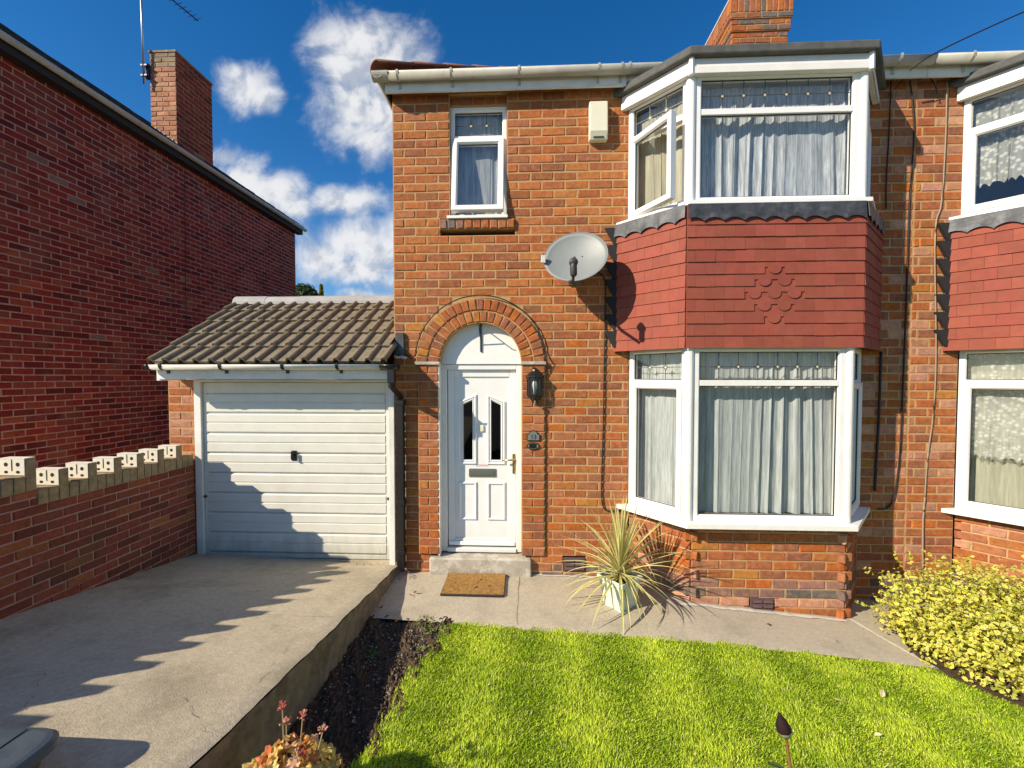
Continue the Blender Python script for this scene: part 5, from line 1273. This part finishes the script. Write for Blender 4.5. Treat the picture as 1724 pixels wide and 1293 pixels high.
# heuchera with ruffled leaves
HX, HY = -1.02, -2.60; HZ = bed_z(HX, HY)+.165
heu = thing('heuchera', (HX, HY, HZ-.165), 'amber and yellow ruffled heuchera at the foot of the drive edge', 'plant')
for k in range(85):
    a = k*2.39996; rr = .205*math.sqrt((k+.5)/85); top = .20*math.sqrt(max(0.0, 1-(rr/.23)**2))+.015
    c = Vector((HX+rr*math.cos(a), HY+rr*math.sin(a), HZ+top*random.uniform(.78, 1.08)))
    nn = Vector((math.cos(a)*rr*3.2+random.uniform(-.35, .35), math.sin(a)*rr*3.2+random.uniform(-.35, .35), random.uniform(.55, 1))).normalized()
    u_ = nn.cross(Vector((random.random(), random.random(), .1))).normalized(); v_ = nn.cross(u_); r0 = random.uniform(.026, .042)
    col = vary(random.choice(((.72, .50, .12), (.78, .60, .18), (.68, .40, .10), (.80, .68, .26), (.60, .28, .09), (.72, .46, .28), (.55, .16, .06))), .15)
    rim_ = [c+u_*r0*math.cos(t)*(1+.14*math.sin(5*t))+v_*r0*math.sin(t)*(1+.14*math.sin(5*t))+nn*r0*(.28*math.sin(5*t+k)+.1) for t in np.linspace(0, 2*math.pi, 21)[:-1]]
    inn = [c+u_*r0*.5*math.cos(t)+v_*r0*.5*math.sin(t)+nn*r0*.08*math.sin(5*t+k) for t in np.linspace(0, 2*math.pi, 21)[:-1]]
    mb = MB(); mb.strip(inn, rim_, col, closed=True); mb.add(inn, [tuple(range(20))], tuple(x*.75 for x in col)); mb.build('leaf', 'leaf', heu, recalc=False)
mb = MB()
for k in range(14): a = random.uniform(0, 6.28); mb.tube([(HX+.02*math.cos(a), HY+.02*math.sin(a), HZ-.22), (HX+.12*math.cos(a), HY+.12*math.sin(a), HZ+.14)], .003, 5, (.35, .15, .06))
mb.build('leaf_stalk', 'leaf', heu)
for (dx, dy, h, red) in ((-.075, .10, .345, 1), (.03, .075, .33, .3), (.125, .06, .28, .1), (-.05, .085, .29, .2), (.065, -.03, .25, .1)):
    tp = Vector((HX+dx, HY+dy, HZ+h)); mb = MB(); mb.tube([(HX+dx*.7, HY+dy*.7, HZ+.12), tp], .0028, 5, (.55, .42, .24)); stl = mb.build('flower_stalk', 'petal', heu)
    mb = MB()
    for k in range(14):
        d = Vector((random.gauss(0, .6), random.gauss(0, .6), random.uniform(.2, 1.2))).normalized(); mb.tube([tp, tp+d*random.uniform(.018, .034)], [.0015, .0034], 5, vary((.60, .16, .13) if random.random() < .35+red*.6 else (.68, .48, .30), .2))
    mb.build('flower', 'petal', stl)
def weed(x, y, z, n, r, c, label):
    w_ = thing('weed', (x, y, z), label, 'weed')
    P = np.array([(x+r*math.sqrt(random.random())*math.cos(a), y+r*math.sqrt(random.random())*math.sin(a), z+random.uniform(.005, .03)) for a in [random.uniform(0, 6.28) for _ in range(n)]]); rim = np.tile(np.array(c), (n, 1))*rng.uniform(.7, 1.3, (n, 1))
    tag(leaf_cloud('foliage', P, np.tile([0, 0, 1.0], (n, 1)), rng.uniform(.014, .028, n), rim, rim*.8, w_, aspect=.45), kind='stuff')
weed(-1.16, -1.30, bed_z(-1.16, -1.30), 40, .05, (.10, .26, .05), 'feathery green weed in the shaded soil beside the drive')
weed(-.80, -1.02, bed_z(-.8, -1.02), 34, .06, (.22, .30, .08), 'flat green weed on the sunlit soil near the lawn corner')
weed(-.86, -.89, bed_z(-.86, -.89), 60, .10, (.26, .32, .09), 'pale green weeds along the path edge at the top of the soil bed')
weed(-.80, -1.26, bed_z(-.8, -1.26), 20, .04, (.30, .36, .12), 'small tuft of weed against the left lawn edge')
weed(-.90, -2.46, bed_z(-.9, -2.46), 24, .03, (.07, .2, .04), 'little dark green seedling right of the amber heuchera')
def fallen(x, y, z, r, m, label, grp=None):
    a = random.uniform(0, 6.28); u_ = Vector((math.cos(a), math.sin(a), .15)); v_ = Vector((-math.sin(a), math.cos(a), .3)); c = Vector((x, y, z)); rr = [(-1, 0, 0), (-.4, .42, .2), (.3, .38, .25), (1, 0, .1), (.3, -.38, .2), (-.4, -.42, .15)]
    mb = MB(); mb.add([c+u_*r*p+v_*r*q+Vector((0, 0, r*s)) for p, q, s in rr], [(0, 1, 2, 3), (0, 3, 4, 5)]); return tag(mb.build('fallen_leaf', m, recalc=False, solid=.0015), label, 'leaf', grp)
fallen(2.27, -1.47, lawn_z(2.27, -1.47)+.032, .035, 'pale_leaf', 'pale fallen leaf lying on the lawn towards the shrub', 'fallen leaves')
fallen(1.92, -1.58, lawn_z(1.92, -1.58)+.03, .024, 'pale_leaf', 'curled cream fallen leaf on the lawn nearer the middle', 'fallen leaves')
fallen(1.95, -1.85, lawn_z(1.95, -1.85)+.03, .02, 'pale_leaf', 'tiny pale fallen leaf on the lawn closest to the viewer', 'fallen leaves')
fallen(1.97, -.68, path_z(1.97)+.008, .025, 'dry_leaf', 'dry red leaf on the path in front of the bay', 'fallen leaves')
fallen(2.42, -.83, path_z(2.42)+.008, .015, 'dry_leaf', 'small dark dry leaf on the path near the lawn and cement line', 'fallen leaves')
for k in range(14): fallen(random.uniform(-1.33, -1.05), random.uniform(-.98, -.30) if k > 4 else random.uniform(-.3, -.1), .0+random.uniform(-.02, .0), random.uniform(.012, .024), 'dry_leaf', 'dry brown leaf swept into the corner between drive edge and path', 'leaves in the drive corner')
for k in range(5): fallen(-1.75+.07*k, -.10+random.uniform(-.02, .02), drive_z(-1.6, -.1)+.008, .012, 'dry_leaf', 'dry brown leaf lying along the foot of the garage door', 'leaves at the garage door')

# rose hip-like bud on a tall stalk in the near foreground
RB = Vector((.677, -3.148, 1.02)); rose = thing('rose_stem', (.62, -3.58, .1), 'single dark bud on a thin brown stem standing up in front of the lawn', 'plant')
ax = Vector((-.30, .0, 1)).normalized(); sdv = Vector((0, 1, 0)).cross(ax).normalized(); oth = ax.cross(sdv)
prof = [(0, -.030), (.010, -.028), (.0165, -.016), (.0175, -.004), (.0145, .010), (.009, .022), (.0055, .030), (.0035, .036), (0, .037)]
mb = MB(); mb.lathe(prof, None, 14, lambda x, y, z: tuple(RB+sdv*x+oth*y+ax*z), (.045, .022, .020)); mb.build('bud', 'petal', rose, smooth=True)
mb = MB(); mb.lathe([(.0, -.031), (.012, -.029), (.0185, -.014), (.0200, -.010)], None, 8, lambda x, y, z: tuple(RB+sdv*x*1.04+oth*y*1.04+ax*z), (.62, .60, .35)); mb.build('calyx', 'petal', rose, smooth=True)
mb = MB(); mb.tube([(.62, -3.58, .12), (.64, -3.48, .5), (.668, -3.215, .90), tuple(RB-ax*.03)], [.006, .0055, .0045, .004], 7, (.30, .15, .05)); mb.build('stem', 'petal', rose, smooth=True)
for (o_, sc, c_) in (((.622, -3.222, .930), .040, (.20, .27, .09)), ((.735, -3.215, .930), .040, (.20, .26, .10)), ((.645, -3.18, .935), .024, (.10, .16, .05)), ((.58, -3.31, .86), .05, (.18, .24, .08)), ((.77, -3.28, .86), .05, (.17, .22, .08))):
    P = np.array([o_]); rim = np.array([c_]); 
    leaf_cloud('leaf', P, np.array([[0, -.2, 1.0]]), np.array([sc*2.0]), rim, rim*.8, rose, aspect=.5, jit=.35)

# low lidded plastic box at the bottom left
bx = thing('storage_box', (-2.1, -3.0, drive_z(-2.1, -3.0)), 'low dark blue-grey plastic box with rounded lid at the bottom left of the drive', 'storage box')
zl = .590; x0, x1, y0, y1 = -2.55, -1.80, -3.25, -2.735
def rrect(x0, x1, y0, y1, r, z, n=6):
    out = []
    for cx, cy, a in ((x1-r, y0+r, -math.pi/2), (x1-r, y1-r, 0), (x0+r, y1-r, math.pi/2), (x0+r, y0+r, math.pi)):
        out += [(cx+r*math.cos(a+math.pi/2*k/n), cy+r*math.sin(a+math.pi/2*k/n), z) for k in range(n+1)]
    return out
mb = MB(); secs = [rrect(x0+.02, x1-.02, y0+.02, y1-.02, .07, zl-.045), rrect(x0, x1, y0, y1, .09, zl-.04), rrect(x0, x1, y0, y1, .09, zl-.018), rrect(x0+.012, x1-.012, y0+.012, y1-.012, .085, zl-.004), rrect(x0+.03, x1-.03, y0+.03, y1-.03, .075, zl), rrect(x0+.12, x1-.16, y0+.1, y1-.1, .05, zl+.002)]
for a, b in zip(secs, secs[1:]): mb.strip(a, b, closed=True)
mb.add(secs[-1], [tuple(range(len(secs[-1])))]); mb.build('lid', 'bin_plastic', bx, smooth=True)
mb = MB(); secs = [rrect(x0+.06, x1-.06, y0+.06, y1-.06, .06, drive_z(x1, y1)-.01), rrect(x0+.03, x1-.03, y0+.03, y1-.03, .07, zl-.046)]
mb.strip(*secs, closed=True); mb.build('tub', 'bin_body', bx, smooth=True)
mb = MB(); mb.box(x1-.155, x1-.152, y0+.05, y1-.03, zl+.002, zl+.005); mb.build('lid_seam', 'rubber', bx)

# treetops beyond the garage
def tree(name, label, x, y, h, r, conifer, c1, c2):
    t_ = thing(name, (x, y, -.7), label, 'tree')
    mb = MB(); mb.tube([(x, y, -.7), (x+.05, y, h*.5), (x, y, h*.9)], [.16, .11, .03], 8); mb.build('trunk', 'bark', t_)
    n = 5200
    if conifer:
        u_ = rng.random(n)**.8; a = rng.uniform(0, 6.28, n); zz = .6+(h-.6)*u_; rr = r*(1-u_)*(.45+.55*rng.random(n))*(1+.25*np.sin(zz*9+a*2)); P = np.stack([x+rr*np.cos(a), y+rr*np.sin(a), zz], 1); Nn = np.stack([np.cos(a), np.sin(a), .3*np.ones(n)], 1)
    else:
        P, Nn = lumps(n, [(x+random.uniform(-.6, .6)*r, y+random.uniform(-.6, .6)*r, h-r*random.uniform(.35, 1.5), r*.5, r*.5, r*.42) for _ in range(14)], .5)
    t = rng.random((n, 1)); c = np.array(c1)*(1-t)+np.array(c2)*t
    tag(leaf_cloud('crown', P, Nn, rng.uniform(.10, .20, n), c, c*.8, t_, aspect=.5, jit=.8), kind='stuff')
tree('conifer_tree', 'tip of a yellow-green conifer showing above the garage ridge', -9.85, 15.7, 6.25, 1.0, True, (.22, .26, .04), (.36, .36, .08))
tree('broadleaf_tree', 'dark green treetop just right of the left house corner above the garage ridge', -11.0, 16.2, 6.35, 1.0, False, (.05, .09, .03), (.09, .14, .05))
